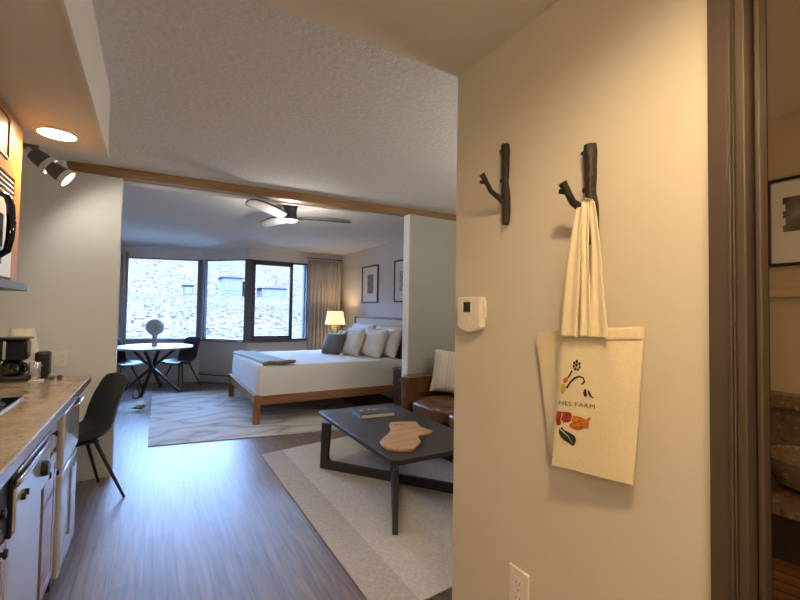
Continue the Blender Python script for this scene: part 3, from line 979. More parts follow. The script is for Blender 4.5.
def decal(name, pts, m, off=.0012, label=None):
    for _ in range(2):                       # round the corners
        q = []
        for i in range(len(pts)):
            a, b = pts[i], pts[(i + 1) % len(pts)]
            q += [(a[0] * .78 + b[0] * .22, a[1] * .78 + b[1] * .22), (a[0] * .22 + b[0] * .78, a[1] * .22 + b[1] * .78)]
        pts = q
    # triangulated fan with inner points so that it follows the cloth
    c = (sum(p[0] for p in pts) / len(pts), sum(p[1] for p in pts) / len(pts))
    me = MB()
    bmv = []
    bm = bmesh.new()
    vv = [bm.verts.new((0, p[0], p[1])) for p in pts]
    fc = bm.faces.new(vv)
    bmesh.ops.triangulate(bm, faces=[fc])
    bmesh.ops.subdivide_edges(bm, edges=bm.edges, cuts=1, use_grid_fill=True)
    bm.verts.ensure_lookup_table()
    me.add([V(fx(v.co.y, v.co.z) - off, v.co.y, v.co.z) for v in bm.verts], [tuple(v.index for v in f_.verts) for f_ in bm.faces])
    bm.free()
    o = me.build(name, m, bag)
    if label:
        o['label'] = label
    return o


art = [(.6338, 1.2642), (.6312, 1.2738), (.6258, 1.2776), (.6179, 1.2752), (.6127, 1.2681), (.6142, 1.2597), (.6205, 1.252), (.6284, 1.2496), (.6354, 1.2548)]
ac = (.6230, 1.263)
# leafy head made of small scales with cloth between
for k, (dy, dz, ry, rz) in enumerate(((0, .0105, .0032, .0045), (.0062, .0065, .0030, .0042), (-.0062, .0062, .0030, .0042), (.0008, .0020, .0034, .0040), (.0075, -.0015, .0028, .0036), (-.0070, -.0022, .0028, .0036), (.0032, -.0072, .0030, .0036), (-.0030, -.0078, .0026, .0034))):
    decal('printed_leaf', [(ac[0] + dy + ry * math.cos(t * PI / 4), ac[1] + dz + rz * math.sin(t * PI / 4)) for t in range(8)], M['print_green'])
decal('printed_stem', [(.6322, 1.2505), (.6391, 1.238), (.6446, 1.2316), (.6484, 1.2329), (.6408, 1.2424), (.6365, 1.2523)], M['print_green'])
decal('printed_carrot', [(.6585, 1.2282), (.6518, 1.2339), (.6446, 1.2325), (.6446, 1.2255), (.6528, 1.2182), (.6595, 1.22)], M['print_orange'], .0015)
decal('printed_squash', [(.6652, 1.2106), (.6584, 1.2187), (.6517, 1.2151), (.6527, 1.2031), (.6611, 1.1913), (.6657, 1.1962)], M['print_yellow'])
archc = [(.65, 1.2075), (.6391, 1.2235), (.6283, 1.2345), (.6178, 1.2395), (.6085, 1.238), (.6050, 1.231), (.6085, 1.2245), (.6135, 1.2225)]
for i in range(len(archc) - 1):
    (y0, z0), (y1, z1) = archc[i], archc[i + 1]
    L = math.hypot(y1 - y0, z1 - z0); ny, nz_ = (z1 - z0) / L * .0022, -(y1 - y0) / L * .0022
    if i == 0:
        strip = []
    strip.append(((y0 + ny, z0 + nz_), (y0 - ny, z0 - nz_)))
strip.append(((archc[-1][0], archc[-1][1] - .001), (archc[-1][0], archc[-1][1] + .001)))
am = MB()
for i in range(len(strip) - 1):
    q = [strip[i][0], strip[i + 1][0], strip[i + 1][1], strip[i][1]]
    am.add([V(fx(y, z) - .0012, y, z) for y, z in q], [(0, 1, 2, 3)])
am.build('printed_vine', M['print_black'], bag)
decal('printed_leaf', [(.6089, 1.205), (.6022, 1.216), (.5997, 1.2084), (.5971, 1.1967), (.6047, 1.1953)], M['print_green'])
decal('printed_leaf', [(.5972, 1.2133), (.5906, 1.2081), (.5872, 1.1999), (.5798, 1.1968), (.5886, 1.196), (.5956, 1.2028)], M['print_green'])
decal('printed_radish', [(.6800, 1.1427), (.6752, 1.1491), (.6637, 1.1491), (.6525, 1.1524), (.6361, 1.1526), (.635, 1.139), (.6442, 1.1277), (.6552, 1.1274), (.6664, 1.1177), (.6760, 1.1126), (.6805, 1.1184)], M['print_red'])
decal('printed_pumpkin', [(.6334, 1.1486), (.6254, 1.1481), (.6123, 1.1487), (.5995, 1.1448), (.5935, 1.1515), (.5871, 1.1543), (.5895, 1.1449), (.5995, 1.1336), (.592, 1.1252), (.6046, 1.1279), (.6174, 1.1158), (.6333, 1.1164), (.6441, 1.1207), (.636, 1.1319)], M['print_orange'], .0016)
decal('printed_leaf', [(.6692, 1.1099), (.6607, 1.1144), (.6579, 1.108), (.6441, 1.1068), (.6279, 1.1017), (.6252, 1.091), (.6331, 1.0751), (.644, 1.0813), (.6578, 1.0845), (.668, 1.0913), (.672, 1.0997)], M['print_green'])


def stroke(name, line, w, m, off):
    mbx = MB()
    L_, R_ = [], []
    for i, (y, z) in enumerate(line):
        a = line[max(0, i - 1)]; b = line[min(len(line) - 1, i + 1)]
        l = math.hypot(b[0] - a[0], b[1] - a[1]) or 1
        ww = w * (1 - .75 * i / (len(line) - 1))
        ny, nz = (b[1] - a[1]) / l * ww, -(b[0] - a[0]) / l * ww
        L_.append((y + ny, z + nz)); R_.append((y - ny, z - nz))
    for i in range(len(line) - 1):
        mbx.add([V(fx(y, z) - off, y, z) for y, z in (L_[i], L_[i + 1], R_[i + 1], R_[i])], [(0, 1, 2, 3)])
    mbx.build(name, m, bag)


stroke('printed_vein', [(.667, 1.108), (.655, 1.102), (.645, 1.096), (.634, 1.083)], .0016, M['canvas'], .0019)
stroke('printed_vein', [(.640, 1.124), (.625, 1.133), (.610, 1.139), (.594, 1.147)], .0012, M['print_red'], .0022)
stroke('printed_vein', [(.632, 1.120), (.618, 1.124), (.604, 1.129)], .0010, M['print_red'], .0022)
stroke('printed_vein', [(.638, 1.138), (.625, 1.142), (.612, 1.1455)], .0010, M['print_yellow'], .0022)
stroke('printed_vein', [(.662, 1.146), (.664, 1.136), (.668, 1.122)], .0012, M['canvas'], .0019)
stroke('printed_vein', [(.650, 1.148), (.648, 1.138), (.652, 1.130)], .0010, M['print_black'], .0019)
stroke('printed_stem', [(.661, 1.129), (.664, 1.119), (.666, 1.110)], .0022, M['canvas'], .0022)


def text_mesh(body_, size):
    cu = bpy.data.curves.new('lettering', 'FONT')
    cu.body = body_; cu.size = size; cu.space_character = 1.12
    o = bpy.data.objects.new('lettering', cu); COL.objects.link(o)
    dg = bpy.context.evaluated_depsgraph_get()
    me = bpy.data.meshes.new_from_object(o.evaluated_get(dg))
    vs_ = [v.co.copy() for v in me.vertices]; fs_ = [tuple(p.vertices) for p in me.polygons]
    bpy.data.objects.remove(o); bpy.data.curves.remove(cu); bpy.data.meshes.remove(me)
    return vs_, fs_


tv, tf = text_mesh('NES FARM', .0135)
tw = max(p.x for p in tv)
k_ = .094 / tw
tm_ = MB()
tm_.add([V(0, .6727 - p.x * k_, 1.1652 + p.x * k_ * .089 + p.y * 1.05) for p in tv], tf)
tm_.v = [V(fx(p.y, p.z) - .0014, p.y, p.z) for p in tm_.v]
tm_.build('printed_lettering', M['print_grey'], bag)

# ---------------------------------------------------------------- rugs
def rug(name, label, quad, m, th):
    o = MB().prism([V(x, y, .0005) for x, y in quad], (0, 0, th)).build(name, m, bevel=.003)
    return tag(o, label, 'rug')


rug('area_rug', 'cream banded area rug under the coffee table', [(.921, 1.66), (2.40, 1.78), (2.40, 4.36), (.93, 4.12)], M['rug_band'], .010)
rug('area_rug', 'grey and white marbled area rug under the bed', [(0, 4.89), (2.55, 4.46), (2.65, 7.70), (.033, 7.81)], M['rug_marble'], .009)

# ---------------------------------------------------------------- coffee table
ctb = thing('coffee_table', 'low black rectangular coffee table with crossed frame legs on the cream rug', 'table', (1.74, 3.04, .0105))
tx0, tx1, ty0, ty1, tz0, tz1 = 1.335, 2.13, 2.30, 3.80, .405, .44
rc = .05
poly = []
for cx, cy, a0 in ((tx1 - rc, ty1 - rc, 0), (tx0 + rc, ty1 - rc, 90), (tx0 + rc, ty0 + rc, 180), (tx1 - rc, ty0 + rc, 270)):
    for k in range(7):
        a = math.radians(a0 + 15 * k)
        poly.append(V(cx + rc * math.cos(a) + .03 * (cy + rc * math.sin(a) - ty0) / 1.5, cy + rc * math.sin(a), tz0))
MB().prism(poly, (0, 0, tz1 - tz0)).build('tabletop', M['table_black'], ctb, bevel=.004)
fl_, nl, fr_, nr_ = V(1.312, 3.53, 0), V(1.324, 2.245, 0), V(2.13, 3.72, 0), V(2.12, 2.40, 0)


def xframe(a, b, z0):
    """trapezoid frame: two legs and a bottom bar along the diagonal a-b"""
    d = (b - a).normalized()
    n = V(-d.y, d.x, 0) * .0175
    lo, hi = z0, tz0 - .0005
    L = (b - a).length
    o = []
    ins = [(.085, .075), (.085, .075)]
    outer = [(0.0, lo), (L, lo), (L - .01, hi), (.01, hi)]
    inner = [(.095, hi), (.075, lo + .115), (.082, lo + .085), (.105, lo + .072), (L - .105, lo + .072), (L - .082, lo + .085), (L - .075, lo + .115), (L - .095, hi)]
    pts = [outer[0], outer[1], outer[2], inner[7], inner[6], inner[5], inner[4], inner[3], inner[2], inner[1], inner[0], outer[3]]
    return MB().prism([a + d * s + V(0, 0, z) - n for s, z in pts], n * 2)


xframe(fl_, nr_, .011).build('leg_frame', M['table_black'], ctb, bevel=.003)
xframe(nl, fr_, .0112).build('leg_frame', M['table_black'], ctb, bevel=.003)

# book
bk = thing('book', 'dark hardcover book with white lettering on the coffee table', 'book', (1.775, 3.45, .4405), math.radians(-5))
MB().box(-.165, .165, -.135, .135, .0, .004).box(-.165, .165, -.135, .135, .034, .038).box(-.165, -.160, -.135, .135, .004, .034).build('cover', M['book'], bk, local=True, bevel=.001)
MB().box(-.1598, .158, -.129, .129, .0041, .0339).build('pages', M['paper'], bk, local=True)
tt = MB()
for (x, y, w, h) in ((-.11, .02, .035, .022), (-.03, .035, .018, .03), (.005, .03, .02, .014), (.03, .03, .016, .014), (.05, .03, .02, .014), (.075, .03, .016, .014), (.02, .005, .04, .010), (.125, .02, .02, .010)):
    tt.box(x - w / 2, x + w / 2, y - h / 2, y + h / 2, .0382, .0386)
tt.build('cover_marks', M['ink'], bk, local=True)

# cutting board shaped like a hide
ob = [(1.751, 3.07), (1.85, 3.035), (1.955, 2.983), (1.915, 2.90), (1.895, 2.829), (1.905, 2.76), (1.92, 2.70), (1.87, 2.665), (1.80, 2.66), (1.735, 2.635), (1.714, 2.585), (1.69, 2.52), (1.625, 2.462), (1.58, 2.425), (1.536, 2.399), (1.46, 2.435), (1.402, 2.494), (1.405, 2.58), (1.427, 2.655), (1.498, 2.726), (1.58, 2.798), (1.64, 2.88), (1.669, 2.94), (1.70, 3.01)]
hole = [(1.735, 2.995), (1.765, 2.995), (1.80, 2.975), (1.815, 2.955), (1.80, 2.94), (1.77, 2.945), (1.735, 2.965), (1.722, 2.982)]
cb = bpy.data.meshes.new('cutting_board')
bm = bmesh.new()
def loop_(pts):
    vs_ = [bm.verts.new((x - 1.68, y - 2.74, 0)) for x, y in pts]
    return [bm.edges.new((vs_[i], vs_[(i + 1) % len(vs_)])) for i in range(len(vs_))]
eds = loop_(ob) + loop_(hole)
bmesh.ops.triangle_fill(bm, use_beauty=True, use_dissolve=False, edges=eds)
ext = bmesh.ops.extrude_face_region(bm, geom=list(bm.faces))
for g in ext['geom']:
    if isinstance(g, bmesh.types.BMVert):
        g.co.z += .02
bmesh.ops.recalc_face_normals(bm, faces=bm.faces)
bm.to_mesh(cb); bm.free()
cb.materials.append(M['board'])
cbo = bpy.data.objects.new('cutting_board', cb); COL.objects.link(cbo)
cbo.location = (1.68, 2.74, .4408)
md = cbo.modifiers.new('bevel', 'BEVEL'); md.width = .004; md.segments = 2; md.limit_method = 'ANGLE'; md.angle_limit = math.radians(50)
tag(cbo, 'hide-shaped wooden cutting board with handle hole on the coffee table', 'cutting board')

# ---------------------------------------------------------------- sofa
sf = thing('sofa', 'brown leather sofa against the partition wall', 'sofa', (2.85, 2.85, 0))
sx0, sx1 = 2.33, 3.30
MB().box(sx0 + .02, sx1, 1.88, 3.74, .10, .325).build('base', M['leather'], sf, bevel=.02, seg=3)
for (a, b) in ((3.7405, 3.868), (1.752, 1.8795)):
    MB().box(sx0 - .015, sx1, a, b, .09, .715).build('arm', M['leather'], sf, bevel=.025, seg=4)
MB().box(3.02, sx1 + .02, 1.8805, 3.7395, .326, .80).build('back', M['leather'], sf, bevel=.04, seg=4)


def cushion(x0, x1, y0, y1, z0, z1, puff=.03, ax='z'):
    """soft box whose faces bulge"""
    mbx = MB()
    c = V((x0 + x1) / 2, (y0 + y1) / 2, (z0 + z1) / 2)
    h = V((x1 - x0) / 2, (y1 - y0) / 2, (z1 - z0) / 2)
    n = 10
    for axis in range(3):
        for sgn in (-1, 1):
            o1, o2 = (axis + 1) % 3, (axis + 2) % 3

            def fn(a, b):
                p = [0, 0, 0]
                p[axis] = sgn; p[o1] = a * 2 - 1; p[o2] = b * 2 - 1
                # superellipsoid rounding
                e = 6
                k = (abs(p[0]) ** e + abs(p[1]) ** e + abs(p[2]) ** e) ** (-1 / e)
                q = V(*p) * k
                q = q * (1 + .0)
                return V(c.x + h.x * q.x, c.y + h.y * q.y, c.z + h.z * q.z + (puff if q.z > 0 else 0) * max(0, (1 - q.x ** 4)) * max(0, (1 - q.y ** 4)))
            mbx.grid(fn, n, n)
    return mbx


for k in range(3):
    y1 = 3.737 - .62 * k
    cushion(sx0 - .005, 3.015, y1 - .612, y1, .33, .475, .045).build('seat_cushion', M['leather'], sf, angle=80)
    cushion(2.86, 3.05, y1 - .606, y1 - .006, .53, .88, .02).build('back_cushion', M['leather'], sf, angle=80)
for (x, y) in ((sx0 + .06, 3.80), (sx0 + .06, 1.82), (sx1 - .06, 3.80), (sx1 - .06, 1.82)):
    MB().lathe((x, y, 0.0), [(.022, 0.012 if x < 2.5 else .001), (.03, .0895)], 16).build('leg', M['dark_wood'], sf)


# ---------------------------------------------------------------- pillows
def pillow(name, label, m, w, h, t, loc, facing, lean, group, roll=0, n=16):
    """w wide, h tall, t thick; facing = angle of its front in plan, lean back in radians; rests on its bottom edge"""
    mbx = MB()
    for sgn in (-1, 1):
        def fn(a, b):
            x, y = a * 2 - 1, b * 2 - 1
            k = max(0, (1 - x ** 4)) ** .5 * max(0, (1 - y ** 4)) ** .5
            px = w / 2 * x * (1 - .05 * (1 - y * y))
            py = h / 2 * y * (1 - .05 * (1 - x * x))
            wob = .006 * mnoise.noise(V(x * 2.2 + w * 9, y * 2.2, sgn * 3 + h))
            return V(px, sgn * (t / 2 * k) + wob * k, py + h / 2)
        mbx.grid(fn, n, n)
    o = mbx.build(name, m, None, loc=(0, 0, 0), angle=80)
    rot = Matrix.Rotation(facing + PI / 2, 4, 'Z') @ Matrix.Rotation(-lean, 4, 'X') @ Matrix.Rotation(roll, 4, 'Y')
    o.matrix_world = Matrix.Translation(loc) @ rot
    return tag(o, label, 'pillow', group)


pillow('throw_pillow', 'cream striped square pillow on the leather sofa', M['sofa_pillow'], .46, .46, .13, (2.71, 3.50, .535), math.radians(222), .26, None, .07)

# ---------------------------------------------------------------- bed
RZ = .0095
bed = thing('bed', 'large wooden platform bed with white duvet', 'bed', (2.2, 6.17, RZ))
bx0, bx1, by0, by1 = 1.075, 3.30, 5.20, 7.13
pw = .075
for (x, y, zt) in ((bx0, by0, .355), (bx0, by1 - pw, .355)):
    MB().box(x, x + pw, y, y + pw, RZ, zt).build('leg', M['walnut_z'], bed, bevel=.004)
for y in (by0, by1 - .055):
    MB().box(bx1 - .055, bx1, y, y + .055, .001, 1.30).build('headboard_post', M['dark_wood'], bed, bevel=.004)
    MB().box(bx0 + pw + .0005, bx1 - .0555, y + .012, y + .045, .235, .345).build('side_rail', M['walnut'], bed, bevel=.004)
MB().box(bx0 + .015, bx0 + .05, by0 + pw + .0005, by1 - pw - .0005, .235, .345).build('foot_rail', M['walnut'], bed, bevel=.004)
MB().box(bx0 + .052, bx1 - .056, by0 + .05, by1 - .06, .262, .300).build('slats', M['walnut'], bed)
hbm = MB().box(bx1 - .045, bx1 - .012, by0 + .0555, by1 - .0555, 1.265, 1.30).box(bx1 - .045, bx1 - .012, by0 + .0555, by1 - .0555, .95, 1.02)
hbm.build('headboard_rail', M['walnut'], bed, bevel=.004)
MB().box(bx1 - .052, bx1 - .02, by0 + .056, by1 - .056, 1.0205, 1.2645).build('headboard_panel', M['cream'], bed, bevel=.008)
MB().box(bx1 - .035, bx1 - .02, by0 + .056, by1 - .056, .45, .9495).build('headboard_back', M['walnut'], bed)
MB().box(bx0 + .08, bx1 - .06, by0 + .06, by1 - .07, .3005, .55).build('mattress', M['linen'], bed, bevel=.04, seg=3)

# duvet: top sheet draped over the mattress with rounded edges
dx0, dx1, dy0, dy1, dzt, dzb = bx0 + .045, bx1 - .10, by0 + .018, by1 - .025, .70, .325


def duvet(a, b):
    sx_, sy_ = a * 2 - 1, b * 2 - 1
    e = 14
    hx, hy = (dx1 - dx0) / 2, (dy1 - dy0) / 2
    # map the square to top plus skirts: outer 22 % of each side hangs down
    def mp(t):
        k = abs(t); g = 1 if t > 0 else -1
        if k < .78:
            return g * (k / .78) * .965, 0
        q = (k - .78) / .22
        return g * (.965 + .035 * min(1, math.sin(min(1, q * 2.2) * PI / 2))), q
    X, qx = mp(sx_)
    Y, qy = mp(sy_)
    q = max(qx, qy)
    drop = (1 - math.cos(min(1, q * 2) * PI / 2)) * .06 + max(0, q - .12) / .88 * (dzt - dzb - .06)
    z = dzt - drop
    x = (dx0 + dx1) / 2 + hx * X
    y = (dy0 + dy1) / 2 + hy * Y
    fold = .007 * math.sin(13 * (x + y)) * q + .010 * mnoise.noise(V(x * 3, y * 3, 1)) * (1 - q * .6)
    if qy > qx:
        y += fold * (-1 if sy_ > 0 else -1) * .6
    elif qx > qy:
        x += abs(fold) * .6
    return V(x, y, z + (fold if q < .4 else fold * .3))


MB().grid(duvet, 72, 64).build('duvet', M['duvet'], bed, angle=80)

# throw blanket across the foot of the bed
tr = thing('throw_blanket', 'mint green throw with brown fringe across the foot of the bed', 'blanket', (1.4, 5.9, .71))


def throwf(a, b):
    # a runs along the bed's length, b across it from the near side
    y = 5.30 + 1.76 * b
    x = 1.13 + .08 * (1 - b) + a * (.36 - .03 * b) + .02 * math.sin(5 * b)
    z = .722 + .006 * math.sin(9 * a + 4 * b) + .010 * mnoise.noise(V(x * 5, y * 5, 4))
    if a < .12:
        z -= (.12 - a) / .12 * .012
    return V(x, y, z)


MB().grid(throwf, 14, 34).build('cloth', M['throw'], tr, solid=.010, angle=80)
fgm = MB()
for k in range(30):
    p = throwf(k / 29, 0)
    fgm.tube([p + V(0, .03, .008), p + V(random.uniform(-.01, .01), -.02, .012), p + V(random.uniform(-.02, .02), -.07, random.uniform(-.004, .008))], [.014, .020, .010], 7)
fgm.build('fringe', M['fringe'], tr)

GP = 'pillows on the bed'
pillow('bed_pillow', 'white sleeping pillow at the back, on the window side of the bed', M['linen'], .80, .50, .20, (3.06, 6.62, .70), PI, .30, GP)
pillow('bed_pillow', 'white sleeping pillow at the back, on the near side of the bed', M['linen'], .80, .50, .20, (3.06, 5.70, .70), PI, .30, GP)
pillow('bed_pillow', 'white pillow in front of the near back pillow', M['linen'], .66, .46, .19, (2.85, 5.72, .70), PI, .33, GP)
pillow('bed_pillow', 'white pillow in front of the back pillow by the window', M['linen'], .62, .44, .18, (2.85, 6.45, .70), PI, .33, GP)
pillow('throw_pillow', 'small cream pillow in the middle of the bed pillows', M['cream_linen'], .48, .42, .15, (2.66, 6.00, .70), PI + .05, .36, GP)
pillow('throw_pillow', 'yellow and green striped pillow behind the dark square pillow', M['yellow_stripe'], .44, .40, .13, (2.68, 6.48, .70), PI + .1, .38, GP)
pillow('throw_pillow', 'dark mauve square pillow foremost on the bed', M['mauve'], .44, .36, .15, (2.47, 6.34, .70), PI + .35, .42, GP)


# ---------------------------------------------------------------- nightstands and lamp
def nightstand(label, x0, x1, y0, y1, h):
    t = thing('nightstand', label, 'nightstand', ((x0 + x1) / 2, (y0 + y1) / 2, 0), 0, 'dark bedside nightstands')
    MB().box(x0, x1, y0, y1, h - .025, h).build('top', M['dark_wood'], t, bevel=.004)
    MB().box(x0 + .015, x1, y0 + .015, y1 - .015, .16, h - .0255).build('body', M['dark_wood'], t, bevel=.003)
    for z0, z1 in ((.18, .36), (.375, h - .04)):
        d = MB().box(x0 + .002, x0 + .0149, y0 + .025, y1 - .025, z0, z1).build('drawer', M['dark_wood'], t, bevel=.002)
        MB().lathe((x0 + .0018, (y0 + y1) / 2, (z0 + z1) / 2), [(.008, 0), (.012, .015)], 14, (-1, 0, 0)).build('knob', M['brass'], d)
    for x in (x0 + .04, x1 - .04):
        for y in (y0 + .04, y1 - .04):
            MB().box(x - .018, x + .018, y - .018, y + .018, .001, .1595).build('leg', M['dark_wood'], t)
    return t


nightstand('dark wood nightstand between the bed and the partition wall', 2.80, 3.30, 4.46, 4.90, .645)
nightstand('dark wood nightstand under the lit lamp by the curtain', 2.78, 3.28, 7.30, 7.76, .645)

bl_ = thing('table_lamp', 'lit bedside lamp with a cream shade in front of the curtain', 'lamp', (3.02, 7.52, .6455))
LX, LY = 3.02, 7.52
MB().box(LX - .09, LX + .09, LY - .06, LY + .06, .646, .666).build('base', M['brass'], bl_, bevel=.004)
MB().tube([(LX - .07, LY, .666), (LX - .07, LY, 1.10), (LX + .07, LY, 1.10), (LX + .07, LY, .666)], .008, 8).build('frame', M['brass'], bl_)
MB().lathe((LX - .01, LY, .6665), [(.035, 0), (.04, .02), (.04, .36), (.02, .40)], 20).build('column', M['green_glass'], bl_)
MB().tube([(LX, LY, 1.1085), (LX, LY, 1.24)], .006, 8).build('stem', M['brass'], bl_)
MB().ball((LX, LY, 1.26), .03, 14, 8).build('bulb', M['bulb'], bl_)
MB().lathe((LX, LY, 1.135), [(.195, 0), (.150, .255), (.148, .255), (.193, 0)], 40, caps=False).build('lamp_shade', M['shade'], bl_)


# ---------------------------------------------------------------- pictures
def picture(label, xw, y0, y1, z0, z1, fw, artm, artbox, nx=-1, group=None):
    t = thing('framed_picture', label, 'picture', (xw, (y0 + y1) / 2, z0), 0, group)
    x0, x1 = sorted((xw + nx * .0005, xw + nx * .022))
    MB().box(x0, x1, y0, y1, z0, z0 + fw).box(x0, x1, y0, y1, z1 - fw, z1).box(x0, x1, y0, y0 + fw, z0 + fw, z1 - fw).box(x0, x1, y1 - fw, y1, z0 + fw, z1 - fw).build('frame', M['black'], t, bevel=.002)
    a, b = sorted((xw + nx * .0005, xw + nx * .010))
    MB().box(a, b, y0 + fw, y1 - fw, z0 + fw, z1 - fw).build('mat_board', M['mat_white'], t)
    ya, yb, za, zb = artbox
    a, b = sorted((xw + nx * .0102, xw + nx * .0112))
    am_ = MB()
    n = 5
    for k in range(n):
        h0, h1 = za + (zb - za) * k / n, za + (zb - za) * (k + 1) / n
        jit = (.3 * math.sin(3.1 * k + y0 * 7)) * (yb - ya) * .10
        am_.box(a, b, ya + max(0, jit), yb + min(0, jit), h0, h1)
    am_.build('print', artm, t)
    return t


picture('black framed picture above the headboard, nearer the curtain', 3.38, 6.44, 7.08, 1.545, 2.22, .022, M['art_grey'], (6.62, 6.86, 1.72, 2.06), group='framed pictures above the bed')
picture('black framed picture above the headboard, partly hidden by the partition', 3.38, 5.23, 5.87, 1.545, 2.22, .022, M['art_light'], (5.42, 5.72, 1.72, 2.04), group='framed pictures above the bed')


# ---------------------------------------------------------------- curtains
def curtain(label, a, b, z0, z1, folds, amp, name='curtain'):
    a, b = V(*a), V(*b)
    d = (b - a); n = V(-d.y, d.x, 0).normalized()
    t = thing(name, label, 'curtain', (a.x, a.y, z0))

    def fn(p, q):
        ph = p * folds * 2 * PI
        k = amp * (.6 + .5 * q) * (math.sin(ph) + .3 * math.sin(2.3 * ph + 1))
        return V(a.x, a.y, 0) + d * p + n * k + V(0, 0, z1 + (z0 - z1) * q)
    MB().grid(fn, folds * 12, 14).build('cloth', M['curtain'], t, solid=.004, angle=80)
    return t


curtain('taupe curtain gathered beside the right window', (2.62, 7.98, 0), (3.30, 7.96, 0), .03, 2.40, 9, .028)
curtain('narrow taupe curtain at the far left window edge', (-.58, 9.14, 0), (-.40, 9.09, 0), .03, 2.42, 3, .022)
cr = thing('curtain_rod', 'dark curtain rod above the right curtain', 'curtain rod', (2.95, 7.97, 2.42))
MB().tube([(2.60, 7.97, 2.43), (3.33, 7.97, 2.43)], .011, 10).build('pole', M['window_post'], cr)
for x in (2.64, 3.28):
    MB().tube([(x, 7.97, 2.43), (x, 8.099, 2.43)], .008, 8).build('bracket', M['window_post'], cr)

# ---------------------------------------------------------------- ceiling fan
FX, FY = 1.25, 4.46
fan = thing('ceiling_fan', 'dark three-bladed ceiling fan with a small round light', 'ceiling fan', (FX, FY, ZC))
MB().lathe((FX, FY, ZC - .0005), [(.085, 0), (.085, -.03), (.072, -.06), (.066, -.10), (.072, -.15), (.085, -.175), (.085, -.19)], 36).build('motor_housing', M['fan_dark'], fan)
MB().lathe((FX, FY, ZC - .191), [(.078, 0), (.074, -.010), (.05, -.020), (.015, -.024)], 32).build('light_lens', M['fan_light'], fan)
for ang in (-142, 103, -13):
    a = math.radians(ang)
    d, s = V(math.cos(a), math.sin(a), 0), V(-math.sin(a), math.cos(a), 0)

    def blade(p, q):
        rr_ = .07 + .60 * p
        w = .10 * (.62 + .5 * math.sin(PI * min(1, p * 1.0) * .75 + .25))
        if p > .9:
            w *= math.sqrt(max(0, 1 - ((p - .9) / .1) ** 2)) * .999 + .001
        t = q - .5
        return V(FX, FY, ZC - .165) + d * rr_ + s * (t * w) + V(0, 0, .60 * t * w + .012 * math.sin(p * PI) + .01 * p)
    bo = MB().grid(blade, 26, 6).build('blade', M['fan_blade'], fan, solid=.008, angle=60)
    tf_ = MB().grid(lambda p, q: blade(.04 + .94 * p, .06 + .88 * q) + V(0, 0, -.0065), 26, 4).build('glare_sheet', M['blade_glare'], bo, solid=.001, angle=60)  # white sheet imitates glare on the dark blade
    tf_['label'] = 'white sheet for the glare under the blade'


# ---------------------------------------------------------------- moulded shell chairs
def make_chair(label, loc, rotz):
    """faces +X in its own space"""
    t = thing('dining_chair', label, 'chair', loc, rotz, 'black shell chairs')
    prof = [(.235, .425), (.21, .45), (.12, .452), (.0, .436), (-.10, .432), (-.165, .45), (-.205, .50), (-.230, .59), (-.256, .69), (-.282, .79), (-.297, .855), (-.301, .872)]

    def hw(t_):
        # half width along the shell
        if t_ < .5:
            return .205 + .03 * math.sin(PI * t_ / .5)
        q = (t_ - .5) / .5
        w = .225 - .055 * q ** 2
        if q > .72:
            w *= math.sqrt(max(0.0, 1 - ((q - .72) / .28) ** 2 * .80))
        return w

    def fn(a, b):
        k = b * (len(prof) - 1)
        i = min(int(k), len(prof) - 2); q = k - i
        x = prof[i][0] + (prof[i + 1][0] - prof[i][0]) * q
        z = prof[i][1] + (prof[i + 1][1] - prof[i][1]) * q
        s_ = a * 2 - 1
        w = hw(b)
        curl = abs(s_) ** 2.6
        up = math.sin(PI * min(1, max(0, (b - .05) / .75)))
        # sides lift on the seat and come forward on the back
        zz = z + curl * (.060 * up if b < .62 else .060 * up)
        xx = x + curl * (.0 if b < .3 else .075 * math.sin(PI * min(1, (b - .3) / .75)))
        return V(xx, s_ * w, zz)
    MB().grid(fn, 16, 34).build('seat_shell', M['shell'], t, local=True, solid=.010, sub=1, angle=80)
    MB().box(-.12, .12, -.10, .10, .405, .420).build('seat_mount', M['black_metal'], t, local=True)
    for sx, sy in ((1, 1), (1, -1), (-1, 1), (-1, -1)):
        MB().tube([(sx * .10, sy * .09, .412), (sx * .225 - (.02 if sx < 0 else 0), sy * .225, .001)], [.014, .009], 12).build('leg', M['black_metal'], t, local=True)
    return t


ch0 = make_chair('black shell chair standing by the end of the kitchen counter', (-.457, 3.78, 0), math.radians(205))
dup(ch0, (.46, 8.41, 0), math.radians(217), 'black shell chair on the right side of the round table')
dup(ch0, (-.42, 8.42, 0), math.radians(-42), 'black shell chair on the left side of the round table')

# ---------------------------------------------------------------- round dining table
TX, TY = .025, 8.08
dt = thing('dining_table', 'round white-topped dining table with crossed black legs', 'table', (TX, TY, 0))
MB().lathe((TX, TY, .725), [(.57, 0), (.60, .012), (.60, .03), (.595, .035)], 64).build('tabletop', M['white_top'], dt)
MB().lathe((TX, TY, .70), [(.22, 0), (.22, .0245)], 32).build('top_plate', M['black_metal'], dt)
MB().ball((TX, TY, .40), (.055, .055, .055), 18, 10).build('hub', M['black_metal'], dt)
for ang in (-28, 152, -108, 72):
    a = math.radians(ang)
    d = V(math.cos(a), math.sin(a), 0)
    MB().bar(V(TX, TY, 0) + d * .46 + V(0, 0, .012), V(TX, TY, .70) - d * .34, .045, .035).build('leg', M['black_metal'], dt)
tp = thing('decorative_ball', 'grey woven ball on a short stand on the round table', 'ornament', (TX + .02, TY, .7605))
MB().lathe((TX + .02, TY, .761), [(.055, 0), (.055, .012), (.040, .02), (.036, .12), (.045, .17), (.045, .20)], 24).build('stand', M['woven'], tp)
MB().ball((TX + .02, TY, 1.075), .134, 28, 18).build('ball', M['woven'], tp)

